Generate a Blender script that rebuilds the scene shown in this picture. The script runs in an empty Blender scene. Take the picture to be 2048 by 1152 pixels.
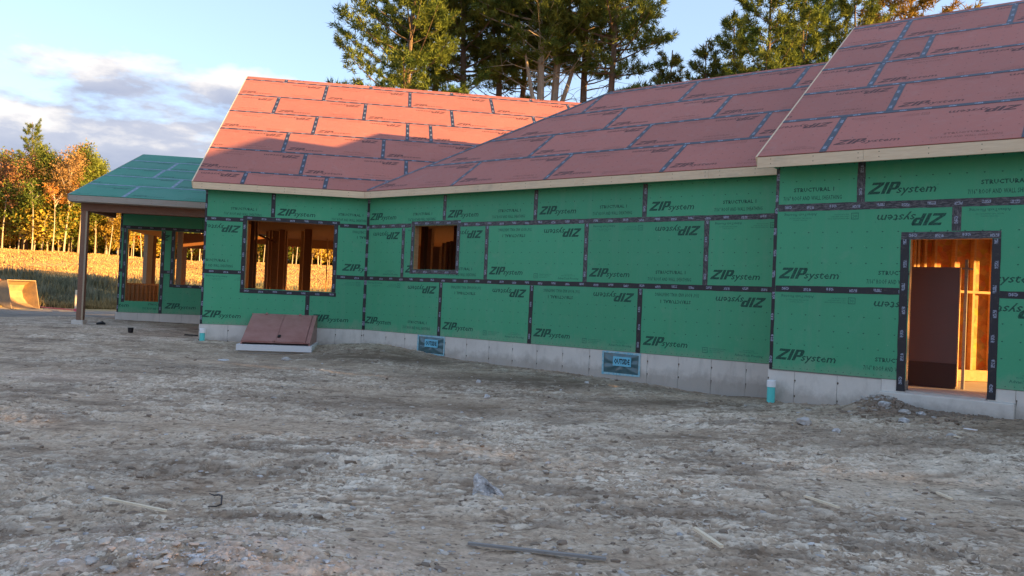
import bpy, math, random
import numpy as np
from mathutils import Matrix, Vector
R = math.radians
random.seed(7)
rng = np.random.default_rng(7)
scene = bpy.context.scene
COL = scene.collection

# ------------------------------------------------------------------ camera
FPX, PITCH, ROLL, CAMZ = 1591.7, 0.012, 0.043, 0.911
camd = bpy.data.cameras.new('camera')
camd.sensor_width = 36.0
camd.lens = FPX / 2048 * 36.0
camd.clip_start = 0.05
camd.clip_end = 3000
cam = bpy.data.objects.new('camera', camd)
COL.objects.link(cam)
cF = np.array([0, math.cos(PITCH), math.sin(PITCH)])
cR0 = np.array([1.0, 0, 0]); cU0 = np.cross(cR0, cF)
cR = math.cos(ROLL) * cR0 + math.sin(ROLL) * cU0
cU = -math.sin(ROLL) * cR0 + math.cos(ROLL) * cU0
CAM = np.array([0, 0, CAMZ])
cam.matrix_world = Matrix(((cR[0], cU[0], -cF[0], 0), (cR[1], cU[1], -cF[1], 0), (cR[2], cU[2], -cF[2], CAMZ), (0, 0, 0, 1)))
scene.camera = cam

# ------------------------------------------------------------------ light
SUN_AZ, SUN_EL = -18.0, 8.0          # measured from +x towards +y, degrees
sd = Vector((math.cos(R(SUN_AZ)) * math.cos(R(SUN_EL)), math.sin(R(SUN_AZ)) * math.cos(R(SUN_EL)), math.sin(R(SUN_EL))))
sun = bpy.data.lights.new('sun', 'SUN')
sun.energy = 5.0
sun.angle = R(0.6)
sun.color = (1.0, 0.57, 0.17)
so = bpy.data.objects.new('sun', sun)
so.rotation_euler = (-sd).to_track_quat('-Z', 'Y').to_euler()
COL.objects.link(so)
world = bpy.data.worlds.new('World')
scene.world = world
world.use_nodes = True
wn, wl = world.node_tree.nodes, world.node_tree.links
wn.clear()
def WN(t, **k):
    n = wn.new(t)
    for a, b in k.items(): setattr(n, a, b)
    return n
sky = WN('ShaderNodeTexSky', sky_type='NISHITA', sun_disc=False)
sky.sun_elevation = R(SUN_EL + 9)
sky.sun_rotation = R(90 - SUN_AZ)
sky.altitude = 100; sky.air_density = 1.0; sky.dust_density = 0.8; sky.ozone_density = 1.2
tc = WN('ShaderNodeTexCoord')
sep = WN('ShaderNodeSeparateXYZ'); wl.new(tc.outputs['Generated'], sep.inputs[0])
def wmath(op, a, b=None, c=None, clamp=False):
    n = WN('ShaderNodeMath', operation=op); n.use_clamp = clamp
    for i, v in enumerate((a, b, c)):
        if v is None: continue
        if isinstance(v, (int, float)): n.inputs[i].default_value = v
        else: wl.new(v, n.inputs[i])
    return n.outputs[0]
def wnoise(scale, detail, rough, vec, dist=0.0):
    n = WN('ShaderNodeTexNoise'); n.inputs['Scale'].default_value = scale; n.inputs['Detail'].default_value = detail
    n.inputs['Roughness'].default_value = rough; n.inputs['Distortion'].default_value = dist; wl.new(vec, n.inputs['Vector']); return n.outputs['Fac']
def wramp(fac, stops):
    n = WN('ShaderNodeValToRGB'); cr = n.color_ramp
    while len(cr.elements) < len(stops): cr.elements.new(0.5)
    for e, (p, c) in zip(cr.elements, stops):
        e.position = p; e.color = c if len(c) == 4 else (*c, 1)
    wl.new(fac, n.inputs[0]); return n.outputs[0]
CLROT = -.2
mp = WN('ShaderNodeMapping'); wl.new(tc.outputs['Generated'], mp.inputs[0]); mp.inputs['Scale'].default_value = (1.0, 1.0, 2.6); mp.inputs['Location'].default_value = (3.3, 1.2, 0.4)
n1 = wnoise(5.2, 9, 0.56, mp.outputs[0], 0.15)
mp.inputs['Rotation'].default_value = (0, 0, CLROT)
mp2 = WN('ShaderNodeMapping'); wl.new(tc.outputs['Generated'], mp2.inputs[0]); mp2.inputs['Scale'].default_value = (1.0, 1.0, 2.6); mp2.inputs['Location'].default_value = (3.3, 1.2, 0.475)
mp2.inputs['Rotation'].default_value = (0, 0, CLROT)
n1b = wnoise(5.2, 9, 0.56, mp2.outputs[0], 0.15)
bias = wramp(sep.outputs[2], [(0.0, (.25,) * 3), (0.12, (.27,) * 3), (0.19, (.23,) * 3), (0.225, (.16,) * 3), (0.265, (.03,) * 3), (0.29, (.0,) * 3), (1.0, (0.0,) * 3)])
dens = wmath('SUBTRACT', wmath('ADD', n1, bias), wramp(sep.outputs[2], [(.25, (0,) * 3), (.31, (.085,) * 3), (1, (.085,) * 3)]))
mask = wramp(dens, [(0.0, (0, 0, 0)), (0.60, (0, 0, 0)), (0.70, (1, 1, 1)), (1.0, (1, 1, 1))])
thick = wmath('SUBTRACT', wmath('ADD', n1b, bias), 0.62)
shade = wramp(wmath('MULTIPLY', thick, 4.8, clamp=True), [(0.0, (2.75, 2.6, 2.5)), (0.18, (2.3, 2.2, 2.2)), (0.42, (1.5, 1.55, 1.85)), (1.0, (1.1, 1.2, 1.6))])
skymul = WN('ShaderNodeMixRGB', blend_type='MULTIPLY'); skymul.inputs[0].default_value = 1.0
wl.new(sky.outputs[0], skymul.inputs[1]); skymul.inputs[2].default_value = (0.86, 0.89, 0.96, 1)
skyh = WN('ShaderNodeMixRGB'); skyh.inputs[0].default_value = 0.42
wl.new(skymul.outputs[0], skyh.inputs[1]); skyh.inputs[2].default_value = (1.75, 2.15, 2.75, 1)
mixc = WN('ShaderNodeMixRGB'); wl.new(wmath('MULTIPLY', mask, 0.93), mixc.inputs[0]); wl.new(skyh.outputs[0], mixc.inputs[1]); wl.new(shade, mixc.inputs[2])
bg = WN('ShaderNodeBackground'); wl.new(mixc.outputs[0], bg.inputs[0]); bg.inputs[1].default_value = 0.085
wo = WN('ShaderNodeOutputWorld'); wl.new(bg.outputs[0], wo.inputs[0])
vs = scene.view_settings
vs.view_transform = 'Standard'; vs.look = 'None'; vs.gamma = 1.0; vs.use_curve_mapping = False
vs.exposure = 2.22
scene.render.engine = 'CYCLES'
scene.cycles.max_bounces = 8

# ------------------------------------------------------------------ helpers
def tag(o, label=None, cat=None, group=None, kind=None):
    if label: o['label'] = label
    if cat: o['category'] = cat
    if group: o['group'] = group
    if kind: o['kind'] = kind
    return o
WORLD = {}
def link(name, data, parent=None, M=None):
    o = bpy.data.objects.new(name, data)
    COL.objects.link(o)
    M = M if M is not None else Matrix.Identity(4)
    WORLD[o.name] = M
    if parent is not None:
        o.parent = parent
        o.matrix_local = WORLD[parent.name].inverted() @ M
    else:
        o.matrix_world = M
    return o
def empty(name, loc=(0, 0, 0), rz=0, parent=None):
    o = link(name, None, parent, Matrix.Translation(loc) @ Matrix.Rotation(rz, 4, 'Z'))
    o.empty_display_size = 0.3
    return o
def copy_tree(o, M, parent=None):
    c = o.copy(); COL.objects.link(c)
    if parent is None:
        c.parent = None; c.matrix_world = M
    else:
        c.parent = parent
    for ch in list(o.children): copy_tree(ch, None, c)
    return c

class MB:
    def __init__(s): s.v = []; s.f = []; s.m = []; s.mats = []
    def mi(s, mat):
        if mat not in s.mats: s.mats.append(mat)
        return s.mats.index(mat)
    def add(s, vs_, fs, mat):
        b = len(s.v); k = s.mi(mat)
        s.v += [tuple(map(float, p)) for p in vs_]
        for f in fs: s.f.append(tuple(b + i for i in f)); s.m.append(k)
    def prism(s, poly, w0, w1, mat, skip_back=False):
        n = len(poly)
        vs_ = [(p[0], p[1], w0) for p in poly] + [(p[0], p[1], w1) for p in poly]
        fs = [tuple(range(n, 2 * n))]
        if not skip_back: fs.append(tuple(range(n - 1, -1, -1)))
        for i in range(n):
            j = (i + 1) % n
            fs.append((i, j, n + j, n + i))
        s.add(vs_, fs, mat)
    def box(s, a, b, mat):
        (x0, y0, z0), (x1, y1, z1) = a, b
        s.prism([(x0, y0), (x1, y0), (x1, y1), (x0, y1)], z0, z1, mat)
    def face(s, poly, w, mat):
        s.add([(p[0], p[1], w) for p in poly], [tuple(range(len(poly)))], mat)
    def tube(s, pts, rad, mat, n=6, cap=True):
        pts = [Vector(p) for p in pts]
        vs_ = []; prev = None
        for i, p in enumerate(pts):
            t = (pts[min(i + 1, len(pts) - 1)] - pts[max(i - 1, 0)]).normalized()
            ref = Vector((0, 0, 1)) if abs(t.z) < .9 else Vector((1, 0, 0))
            a = t.cross(ref).normalized(); b = t.cross(a)
            r = rad[i] if isinstance(rad, (list, tuple)) else rad
            for k in range(n):
                an = 2 * math.pi * k / n
                vs_.append(p + a * math.cos(an) * r + b * math.sin(an) * r)
        fs = []
        for i in range(len(pts) - 1):
            for k in range(n):
                k2 = (k + 1) % n
                fs.append((i * n + k, i * n + k2, (i + 1) * n + k2, (i + 1) * n + k))
        if cap:
            fs.append(tuple(range(n - 1, -1, -1))); fs.append(tuple(range((len(pts) - 1) * n, len(pts) * n)))
        s.add(vs_, fs, mat)
    def mesh(s, name, smooth=False):
        me = bpy.data.meshes.new(name)
        me.from_pydata(s.v, [], s.f)
        for m in s.mats: me.materials.append(m)
        me.polygons.foreach_set('material_index', s.m)
        if smooth: me.polygons.foreach_set('use_smooth', [True] * len(s.f))
        me.update()
        return me
    def build(s, name, parent=None, M=None, smooth=False):
        return link(name, s.mesh(name, smooth), parent, M)

# ------------------------------------------------------------------ materials
class Mat:
    def __init__(s, name, color=(.5, .5, .5), rough=.7, spec=.3, metal=0.0):
        s.m = bpy.data.materials.new(name); s.m.use_nodes = True
        s.n = s.m.node_tree.nodes; s.l = s.m.node_tree.links
        s.b = s.n['Principled BSDF']
        s.b.inputs['Base Color'].default_value = (*color, 1)
        s.b.inputs['Roughness'].default_value = rough
        s.b.inputs['Specular IOR Level'].default_value = spec
        s.b.inputs['Metallic'].default_value = metal
        s._tc = None
    def tc(s, out='Object', scale=(1, 1, 1)):
        if s._tc is None: s._tc = s.n.new('ShaderNodeTexCoord')
        mp = s.n.new('ShaderNodeMapping'); mp.inputs['Scale'].default_value = scale
        s.l.new(s._tc.outputs[out], mp.inputs[0]); return mp.outputs[0]
    def world(s, scale=(1, 1, 1)):
        g = s.n.new('ShaderNodeNewGeometry')
        mp = s.n.new('ShaderNodeMapping'); mp.inputs['Scale'].default_value = scale
        s.l.new(g.outputs['Position'], mp.inputs[0]); return mp.outputs[0]
    def noise(s, vec, scale=5, detail=4, rough=.55, dist=0):
        n = s.n.new('ShaderNodeTexNoise'); s.l.new(vec, n.inputs['Vector'])
        n.inputs['Scale'].default_value = scale; n.inputs['Detail'].default_value = detail
        n.inputs['Roughness'].default_value = rough; n.inputs['Distortion'].default_value = dist
        return n.outputs['Fac']
    def ramp(s, fac, stops, interp='LINEAR'):
        n = s.n.new('ShaderNodeValToRGB'); cr = n.color_ramp; cr.interpolation = interp
        while len(cr.elements) < len(stops): cr.elements.new(.5)
        for e, (p, c) in zip(cr.elements, stops):
            e.position = p; e.color = (*c, 1) if not isinstance(c, (int, float)) else (c, c, c, 1)
        s.l.new(fac, n.inputs[0]); return n.outputs[0]
    def mix(s, fac, a, b, mode='MIX'):
        n = s.n.new('ShaderNodeMixRGB'); n.blend_type = mode
        for i, v in enumerate((fac, a, b)):
            if isinstance(v, (int, float)): n.inputs[i].default_value = v if i == 0 else (v, v, v, 1)
            elif isinstance(v, tuple): n.inputs[i].default_value = (*v, 1)
            else: s.l.new(v, n.inputs[i])
        return n.outputs[0]
    def math(s, op, a, b=None, clamp=False):
        n = s.n.new('ShaderNodeMath'); n.operation = op; n.use_clamp = clamp
        for i, v in enumerate((a, b)):
            if v is None: continue
            if isinstance(v, (int, float)): n.inputs[i].default_value = v
            else: s.l.new(v, n.inputs[i])
        return n.outputs[0]
    def color(s, sock): s.l.new(sock, s.b.inputs['Base Color']); return s
    def rough(s, sock): s.l.new(sock, s.b.inputs['Roughness']); return s
    def bump(s, h, strength=.3, dist=.01):
        n = s.n.new('ShaderNodeBump'); n.inputs['Strength'].default_value = strength; n.inputs['Distance'].default_value = dist
        s.l.new(h, n.inputs['Height']); s.l.new(n.outputs[0], s.b.inputs['Normal']); return s

def panel_mat(name, c, c2, rough=.55):
    m = Mat(name, c, rough, .35)
    w = m.world()
    big = m.noise(w, .9, 5, .6)
    fine = m.noise(w, 90, 3, .7)
    base = m.mix(m.ramp(big, [(.3, 0.0), (.7, 1.0)]), c, c2)
    dust = m.ramp(m.noise(w, 3.2, 7, .7, .4), [(.56, 0.0), (.82, 1.0)])
    base = m.mix(m.math('MULTIPLY', dust, .16), base, (.42, .40, .36))
    oi = m.n.new('ShaderNodeObjectInfo')
    tone = m.ramp(oi.outputs['Random'], [(0.0, .88), (1.0, 1.06)])
    base = m.mix(1.0, base, tone, 'MULTIPLY')
    sp = m.n.new('ShaderNodeSeparateXYZ'); m.l.new(w, sp.inputs[0])
    low = m.math('ADD', m.math('MULTIPLY', sp.outputs[2], -2.2), m.math('MULTIPLY', m.noise(m.world((1, 1, .5)), 5, 6, .75), 1.6))
    base = m.mix(m.math('MULTIPLY', m.ramp(m.math('SUBTRACT', low, .35), [(0.0, 0.0), (.7, 1.0)]), .38), base, (.38, .34, .28))
    streak = m.ramp(m.noise(m.world((7, 7, .35)), 1.0, 5, .7), [(.52, 0.0), (.78, 1.0)])
    base = m.mix(m.math('MULTIPLY', streak, .13), base, (.30, .33, .30))
    specks = m.ramp(m.noise(w, 38, 2, .5), [(.76, 0.0), (.80, 1.0)])
    base = m.mix(m.math('MULTIPLY', specks, .45), base, (.60, .58, .52))
    m.color(m.mix(.12, base, m.ramp(fine, [(.3, .25), (.7, 1.0)]), 'MULTIPLY'))
    m.bump(m.noise(w, 55, 4, .7), .12, .004)
    m.rough(m.ramp(big, [(.2, rough - .07), (.8, rough + .12)]))
    return m.m
M_GREEN = panel_mat('green_sheathing', (.062, .360, .185), (.074, .385, .208))
M_RED = panel_mat('red_roof_sheathing', (.405, .138, .104), (.45, .158, .122), .6)
M_TEALROOF = panel_mat('green_roof_sheathing', (.032, .235, .150), (.042, .265, .170), .55)
def ink_mat(name, c, c2, lo=.30):
    m = Mat(name, c, .6, .3)
    w = m.world()
    f = m.ramp(m.noise(w, 46, 4, .75), [(lo, 1.0), (lo + .28, 0.0)])
    m.color(m.mix(f, c, c2)); return m.m
M_INKG = ink_mat('dark_ink_on_green', (.012, .060, .042), (.030, .150, .095))
M_INKGF = ink_mat('faint_ink_on_green', (.020, .110, .072), (.038, .20, .125), .36)
M_INKR = ink_mat('dark_ink_on_red', (.075, .032, .030), (.19, .07, .055))
M_INKRF = ink_mat('faint_ink_on_red', (.15, .058, .045), (.30, .10, .07), .36)
M_INKT = ink_mat('dark_ink_on_green_roof', (.010, .09, .062), (.022, .15, .10))

def tape_mat(name, base, scuff, amount, rough):
    m = Mat(name, base, rough, .5)
    o = m.tc('Object')
    sp = m.n.new('ShaderNodeSeparateXYZ'); m.l.new(o, sp.inputs[0])
    # printed pale marks about every 32 cm along the strip
    fr = m.math('FRACT', m.math('MULTIPLY', sp.outputs[0], 3.1))
    on = m.math('MULTIPLY', m.math('GREATER_THAN', fr, .30), m.math('LESS_THAN', fr, .62))
    fr2 = m.math('FRACT', m.math('MULTIPLY', sp.outputs[0], 1.55))
    half = m.math('GREATER_THAN', fr2, .5)
    yy = m.math('ABSOLUTE', m.math('ADD', sp.outputs[1], m.math('MULTIPLY', m.math('SUBTRACT', half, .5), .012)))
    band = m.math('LESS_THAN', yy, .021)
    br = m.ramp(m.noise(m.tc('Object', (60, 45, 1)), 1.0, 2, .6), [(.44, 0.0), (.50, 1.0)])
    pr = m.math('MULTIPLY', m.math('MULTIPLY', on, band), br)
    w = m.world()
    sc = m.ramp(m.noise(m.tc('Object', (5, 22, 5)), 2.4, 7, .78, .6), [(amount, 0.0), (amount + .10, 1.0)])
    c = m.mix(m.math('MULTIPLY', sc, .85), base, scuff)
    c = m.mix(m.math('MULTIPLY', m.ramp(m.noise(w, 14, 5, .8), [(.55, 0.0), (.72, 1.0)]), .5), c, (.10, .075, .06))
    c = m.mix(m.math('MULTIPLY', pr, .6), c, (.40, .45, .58))
    m.color(c)
    m.bump(m.noise(m.tc('Object', (8, 30, 8)), 3, 5, .7), .5, .004)
    return m.m
M_TAPE = tape_mat('black_seam_tape', (.010, .011, .018), (.060, .060, .075), .60, .42)
M_TAPES = tape_mat('scuffed_seam_tape', (.028, .026, .034), (.15, .138, .145), .48, .5)
M_TAPER = tape_mat('roof_seam_tape', (.016, .020, .036), (.07, .085, .13), .56, .36)
M_TAPET = tape_mat('pale_roof_tape', (.07, .14, .20), (.14, .22, .30), .5, .4)

def wood_mat(name, a, b, scale=(1.2, 14, 14), rough=.75, knots=True, world=False):
    m = Mat(name, a, rough, .25)
    v = m.tc('Object', scale)
    g = m.noise(v, 2.2, 6, .65, 1.2)
    c = m.mix(m.ramp(g, [(.3, 0.0), (.72, 1.0)]), a, b)
    w = m.world()
    if knots:
        k = m.ramp(m.noise(w, 5.2, 2, .4), [(.74, 0.0), (.80, 1.0)])
        c = m.mix(m.math('MULTIPLY', k, .55), c, (b[0] * .45, b[1] * .4, b[2] * .35))
        st = m.ramp(m.noise(w, 1.1, 5, .7), [(.55, 0.0), (.8, 1.0)])
        c = m.mix(m.math('MULTIPLY', st, .35), c, (.22, .20, .17))
    m.color(c); m.bump(g, .2, .003)
    return m.m
M_FASCIA = wood_mat('pale_spruce_fascia', (.80, .63, .43), (.68, .50, .32))
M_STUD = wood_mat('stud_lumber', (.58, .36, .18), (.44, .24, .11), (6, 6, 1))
M_BEAM = wood_mat('brown_treated_beam', (.23, .125, .085), (.17, .085, .058), (2, 12, 12))
M_POSTW = wood_mat('brown_treated_post', (.26, .15, .105), (.19, .105, .07), (12, 12, 1.5))
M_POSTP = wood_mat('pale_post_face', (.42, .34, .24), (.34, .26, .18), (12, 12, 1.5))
M_STICK = wood_mat('pale_dry_stick', (.80, .68, .50), (.68, .56, .40), (3, 20, 20), knots=False)
M_GREYB = wood_mat('weathered_grey_board', (.30, .28, .26), (.20, .18, .165), (2, 20, 20), knots=False)
def osb():
    m = Mat('strand_board', (.45, .25, .10), .8, .2)
    v = m.tc('Object', (1, 1, 3.2))
    vo = m.n.new('ShaderNodeTexVoronoi'); vo.inputs['Scale'].default_value = 9; m.l.new(v, vo.inputs['Vector'])
    n = m.noise(v, 7, 5, .7, .8)
    c = m.mix(m.ramp(n, [(.3, 0.0), (.7, 1.0)]), (.62, .32, .11), (.40, .18, .055))
    c = m.mix(.35, c, vo.outputs['Color'], 'SOFT_LIGHT')
    m.color(c); return m.m
M_OSB = osb()
M_STUDD = wood_mat('shaded_stud_lumber', (.30, .15, .07), (.20, .095, .045), (6, 6, 1))  # darker copy of the stud lumber, interior shade put into its colour
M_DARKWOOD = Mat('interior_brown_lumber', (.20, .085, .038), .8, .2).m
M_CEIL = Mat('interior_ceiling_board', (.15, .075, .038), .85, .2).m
M_FLOOR = wood_mat('dusty_subfloor', (.50, .45, .41), (.42, .37, .33), (2, 2, 2), knots=False)
def concrete():
    m = Mat('poured_concrete', (.46, .45, .43), .85, .25)
    w = m.world()
    a = m.noise(w, 1.6, 6, .65)
    c = m.mix(m.ramp(a, [(.3, 0.0), (.7, 1.0)]), (.68, .645, .585), (.58, .545, .49))
    st = m.ramp(m.noise(m.world((1.6, 1.6, .5)), 3.5, 6, .7), [(.52, 0.0), (.75, 1.0)])
    c = m.mix(m.math('MULTIPLY', st, .35), c, (.27, .245, .22))
    sp = m.n.new('ShaderNodeSeparateXYZ'); m.l.new(m.world(), sp.inputs[0])
    mud = m.math('ADD', m.math('MULTIPLY', sp.outputs[2], -3.4), m.math('MULTIPLY', m.noise(w, 4, 5, .7), 1.5))
    c = m.mix(m.math('MULTIPLY', m.ramp(m.math('SUBTRACT', mud, 1.55), [(.0, 0.0), (.5, 1.0)]), .5), c, (.25, .21, .17))
    pits = m.ramp(m.noise(w, 60, 2, .6), [(.70, 0.0), (.76, 1.0)])
    c = m.mix(m.math('MULTIPLY', pits, .4), c, (.2, .18, .16))
    m.color(c); m.bump(m.noise(w, 25, 5, .7), .25, .006); return m.m
M_CONC = concrete()
M_RUST = Mat('rusty_tie_mark', (.10, .075, .055), .9, .1).m
M_SHADOWGAP = Mat('joint_filler', (.16, .15, .14), .9, .1).m
M_BULK = None
def bulk():
    m = Mat('brown_red_primer_steel', (.24, .085, .065), .42, .45)
    w = m.world()
    c = m.mix(m.ramp(m.noise(w, 3, 6, .7), [(.35, 0.0), (.7, 1.0)]), (.33, .15, .125), (.42, .22, .19))
    c = m.mix(m.math('MULTIPLY', m.ramp(m.noise(w, 11, 5, .75), [(.6, 0.0), (.75, 1.0)]), .35), c, (.45, .36, .32))
    m.color(c); return m.m
M_BULK = bulk()
M_BULKW = Mat('white_pressure_sill', (.66, .66, .66), .6, .3).m
M_HANDLE = Mat('black_iron_handle', (.02, .02, .02), .5, .4).m
M_TEAL = Mat('teal_pvc', (.10, .58, .55), .4, .4).m
M_WHITE = Mat('white_pvc_cap', (.80, .80, .80), .5, .4).m
M_VTAPE = Mat('light_blue_tape', (.20, .50, .62), .5, .4)
w_ = M_VTAPE.world(); M_VTAPE.color(M_VTAPE.mix(M_VTAPE.ramp(M_VTAPE.noise(w_, 18, 4, .7), [(.4, 0.0), (.6, 1.0)]), (.16, .44, .55), (.38, .55, .60))); M_VTAPE = M_VTAPE.m
M_VLABEL = Mat('pale_blue_label', (.16, .50, .66), .5, .4).m
M_VINK = Mat('black_label_ink', (.01, .015, .02), .6, .3).m
M_VFILM = Mat('dark_plastic_film', (.075, .15, .17), .22, .6).m
M_BROWNP = Mat('dark_brown_panel', (.105, .065, .068), .45, .4).m
M_BROWNP2 = Mat('darker_brown_panel_base', (.045, .024, .022), .6, .3).m
M_BLACK = Mat('black_plastic', (.012, .012, .014), .5, .4).m

def ground_mat():
    m = Mat('churned_dirt', (.3, .25, .2), .95, .15)
    w = m.world()
    at = m.n.new('ShaderNodeAttribute'); at.attribute_name = 'dry'
    dry = at.outputs['Fac']
    nA = m.noise(w, .42, 6, .62, .3)
    nB = m.noise(w, 2.4, 7, .68, .4)
    nC = m.noise(w, 21, 6, .72)
    c = m.mix(m.ramp(nA, [(.36, 0.0), (.62, 1.0)]), (.25, .168, .108), (.47, .34, .232))
    c = m.mix(m.ramp(nB, [(.35, 0.0), (.68, 1.0)]), c, (.58, .445, .318))
    pale = m.math('MULTIPLY', dry, m.ramp(m.noise(w, 1.1, 5, .65), [(.34, .35), (.6, 1.0)]))
    c = m.mix(m.math('MULTIPLY', pale, .85), c, (.95, .81, .64))  # dry pale plate tops; the contrast also paints shade into the crevices
    c = m.mix(.6, c, m.ramp(nC, [(.3, .38), (.62, 1.15)]), 'MULTIPLY')
    # crisp dried flakes and dark broken clods
    def cells(sc, seed):
        q = m.n.new('ShaderNodeMapping'); q.inputs['Scale'].default_value = sc; q.inputs['Location'].default_value = (seed, seed * .7, 0)
        wob = m.n.new('ShaderNodeTexNoise'); wob.inputs['Scale'].default_value = 9; wob.inputs['Detail'].default_value = 3; m.l.new(w, wob.inputs['Vector'])
        ad = m.n.new('ShaderNodeMixRGB'); ad.blend_type = 'LINEAR_LIGHT'; ad.inputs[0].default_value = .10; m.l.new(w, ad.inputs[1]); m.l.new(wob.outputs['Color'], ad.inputs[2])
        m.l.new(ad.outputs[0], q.inputs[0])
        vo = m.n.new('ShaderNodeTexVoronoi'); vo.inputs['Scale'].default_value = 1; m.l.new(q.outputs[0], vo.inputs['Vector'])
        sx = m.n.new('ShaderNodeSeparateXYZ'); m.l.new(vo.outputs['Color'], sx.inputs[0])
        return vo.outputs['Distance'], sx.outputs[0], sx.outputs[1]
    big = m.ramp(m.noise(w, .8, 4, .6), [(.38, 0.0), (.58, 1.0)])
    ch_ = m.n.new('ShaderNodeAttribute'); ch_.attribute_name = 'churn'; chn = m.math('ADD', ch_.outputs['Fac'], .12, True)
    hsum = None
    for sc, sd_, amt in (((6, 15, 6), 0.0, .80), ((13, 30, 13), 3.1, .70), ((24, 50, 24), 7.7, .6)):
        dd, r1, r2 = cells(sc, sd_)
        body = m.ramp(dd, [(.34, 1.0), (.46, 0.0)])
        pl = m.math('MULTIPLY', m.math('MULTIPLY', body, m.math('GREATER_THAN', r1, .66)), m.math('MULTIPLY', big, chn))
        dk = m.math('MULTIPLY', body, m.math('LESS_THAN', r1, .20))
        c = m.mix(m.math('MULTIPLY', pl, amt), c, (.93, .80, .64))
        c = m.mix(m.math('MULTIPLY', dk, amt * .75), c, (.12, .080, .052))
        hsum = pl if hsum is None else m.math('ADD', hsum, m.math('MULTIPLY', pl, .5))
    at2 = m.n.new('ShaderNodeAttribute'); at2.attribute_name = 'dark'
    c = m.mix(m.math('MULTIPLY', at2.outputs['Fac'], .85), c, (.125, .085, .058))
    at3 = m.n.new('ShaderNodeAttribute'); at3.attribute_name = 'sand_warm'
    c = m.mix(m.math('MULTIPLY', at3.outputs['Fac'], .8), c, m.mix(m.ramp(nC, [(.3, 0.0), (.7, 1.0)]), (.46, .32, .23), (.84, .64, .50)))
    m.color(c)
    m.bump(m.math('ADD', m.noise(w, 48, 8, .75), hsum), .8, .015)
    return m.m
M_DIRT = ground_mat()
def field_mat():
    m = Mat('field_ground', (.3, .2, .08), .95, .1)
    w = m.world()
    at = m.n.new('ShaderNodeAttribute'); at.attribute_name = 'grass'
    n1_ = m.noise(m.world((1, 1, 1)), .22, 7, .7)
    n2_ = m.noise(w, 1.3, 7, .75)
    g = m.mix(m.ramp(n1_, [(.35, 0.0), (.65, 1.0)]), (.62, .38, .17), (.55, .40, .17))
    g = m.mix(m.math('MULTIPLY', m.ramp(n2_, [(.45, 0.0), (.7, 1.0)]), .6), g, (.40, .27, .11))
    d = m.mix(m.ramp(n2_, [(.3, 0.0), (.7, 1.0)]), (.23, .19, .15), (.40, .35, .30))
    m.color(m.mix(at.outputs['Fac'], d, g))
    m.bump(m.noise(w, 2.5, 8, .8), .8, .25)
    return m.m
M_FIELD = field_mat()

def leaf_mat(name, a, b, transl=.35, scale=.9):
    m = bpy.data.materials.new(name); m.use_nodes = True
    n, l = m.node_tree.nodes, m.node_tree.links
    n.clear()
    out = n.new('ShaderNodeOutputMaterial')
    g = n.new('ShaderNodeNewGeometry')
    ns = n.new('ShaderNodeTexNoise'); ns.inputs['Scale'].default_value = scale; ns.inputs['Detail'].default_value = 5; ns.inputs['Roughness'].default_value = .7
    l.new(g.outputs['Position'], ns.inputs['Vector'])
    rp = n.new('ShaderNodeValToRGB'); rp.color_ramp.elements[0].position = .32; rp.color_ramp.elements[1].position = .68
    rp.color_ramp.elements[0].color = (*a, 1); rp.color_ramp.elements[1].color = (*b, 1)
    l.new(ns.outputs['Fac'], rp.inputs[0])
    at = n.new('ShaderNodeAttribute'); at.attribute_name = 'tone'
    hs = n.new('ShaderNodeHueSaturation'); l.new(rp.outputs[0], hs.inputs['Color'])
    mr = n.new('ShaderNodeMapRange'); mr.inputs['To Min'].default_value = .65; mr.inputs['To Max'].default_value = 1.35
    l.new(at.outputs['Fac'], mr.inputs[0]); l.new(mr.outputs[0], hs.inputs['Value'])
    oi = n.new('ShaderNodeObjectInfo'); mr2 = n.new('ShaderNodeMapRange'); mr2.inputs['To Min'].default_value = .485; mr2.inputs['To Max'].default_value = .515
    l.new(oi.outputs['Random'], mr2.inputs[0]); l.new(mr2.outputs[0], hs.inputs['Hue'])
    d = n.new('ShaderNodeBsdfDiffuse'); t = n.new('ShaderNodeBsdfTranslucent')
    l.new(hs.outputs[0], d.inputs[0]); l.new(hs.outputs[0], t.inputs[0])
    mx = n.new('ShaderNodeMixShader'); mx.inputs[0].default_value = transl
    l.new(d.outputs[0], mx.inputs[1]); l.new(t.outputs[0], mx.inputs[2]); l.new(mx.outputs[0], out.inputs[0])
    return m
M_NEEDLE = leaf_mat('pine_needles', (.045, .090, .026), (.23, .25, .055), .25, .8)
M_NEEDLEY = leaf_mat('yellowing_pine_needles', (.16, .13, .03), (.34, .19, .045), .3, .6)
M_BARK = wood_mat('pine_bark', (.20, .14, .10), (.11, .075, .055), (8, 8, 1.5), knots=False)
M_BARKP = wood_mat('pale_grey_bark', (.42, .35, .27), (.28, .22, .16), (8, 8, 1.5), knots=False)
M_BIRCH = wood_mat('pale_trunk_bark', (.50, .43, .34), (.34, .28, .21), (4, 4, 2), knots=False)
LEAF = {
    'olive': leaf_mat('olive_leaves', (.15, .15, .035), (.33, .27, .065), .4),
    'gold': leaf_mat('golden_leaves', (.34, .24, .045), (.46, .32, .075), .4),
    'orange': leaf_mat('orange_leaves', (.42, .20, .05), (.50, .26, .08), .4),
    'russet': leaf_mat('russet_leaves', (.30, .165, .075), (.40, .24, .115), .4),
    'green': leaf_mat('late_green_leaves', (.12, .17, .04), (.23, .27, .06), .4),
    'red': leaf_mat('red_leaves', (.36, .060, .025), (.42, .10, .030), .4),
}
M_MEADOW = leaf_mat('golden_meadow_grass', (.46, .24, .11), (.62, .38, .19), .35, .25)
M_WEED = leaf_mat('dry_weeds', (.23, .17, .08), (.36, .26, .12), .3)
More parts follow.
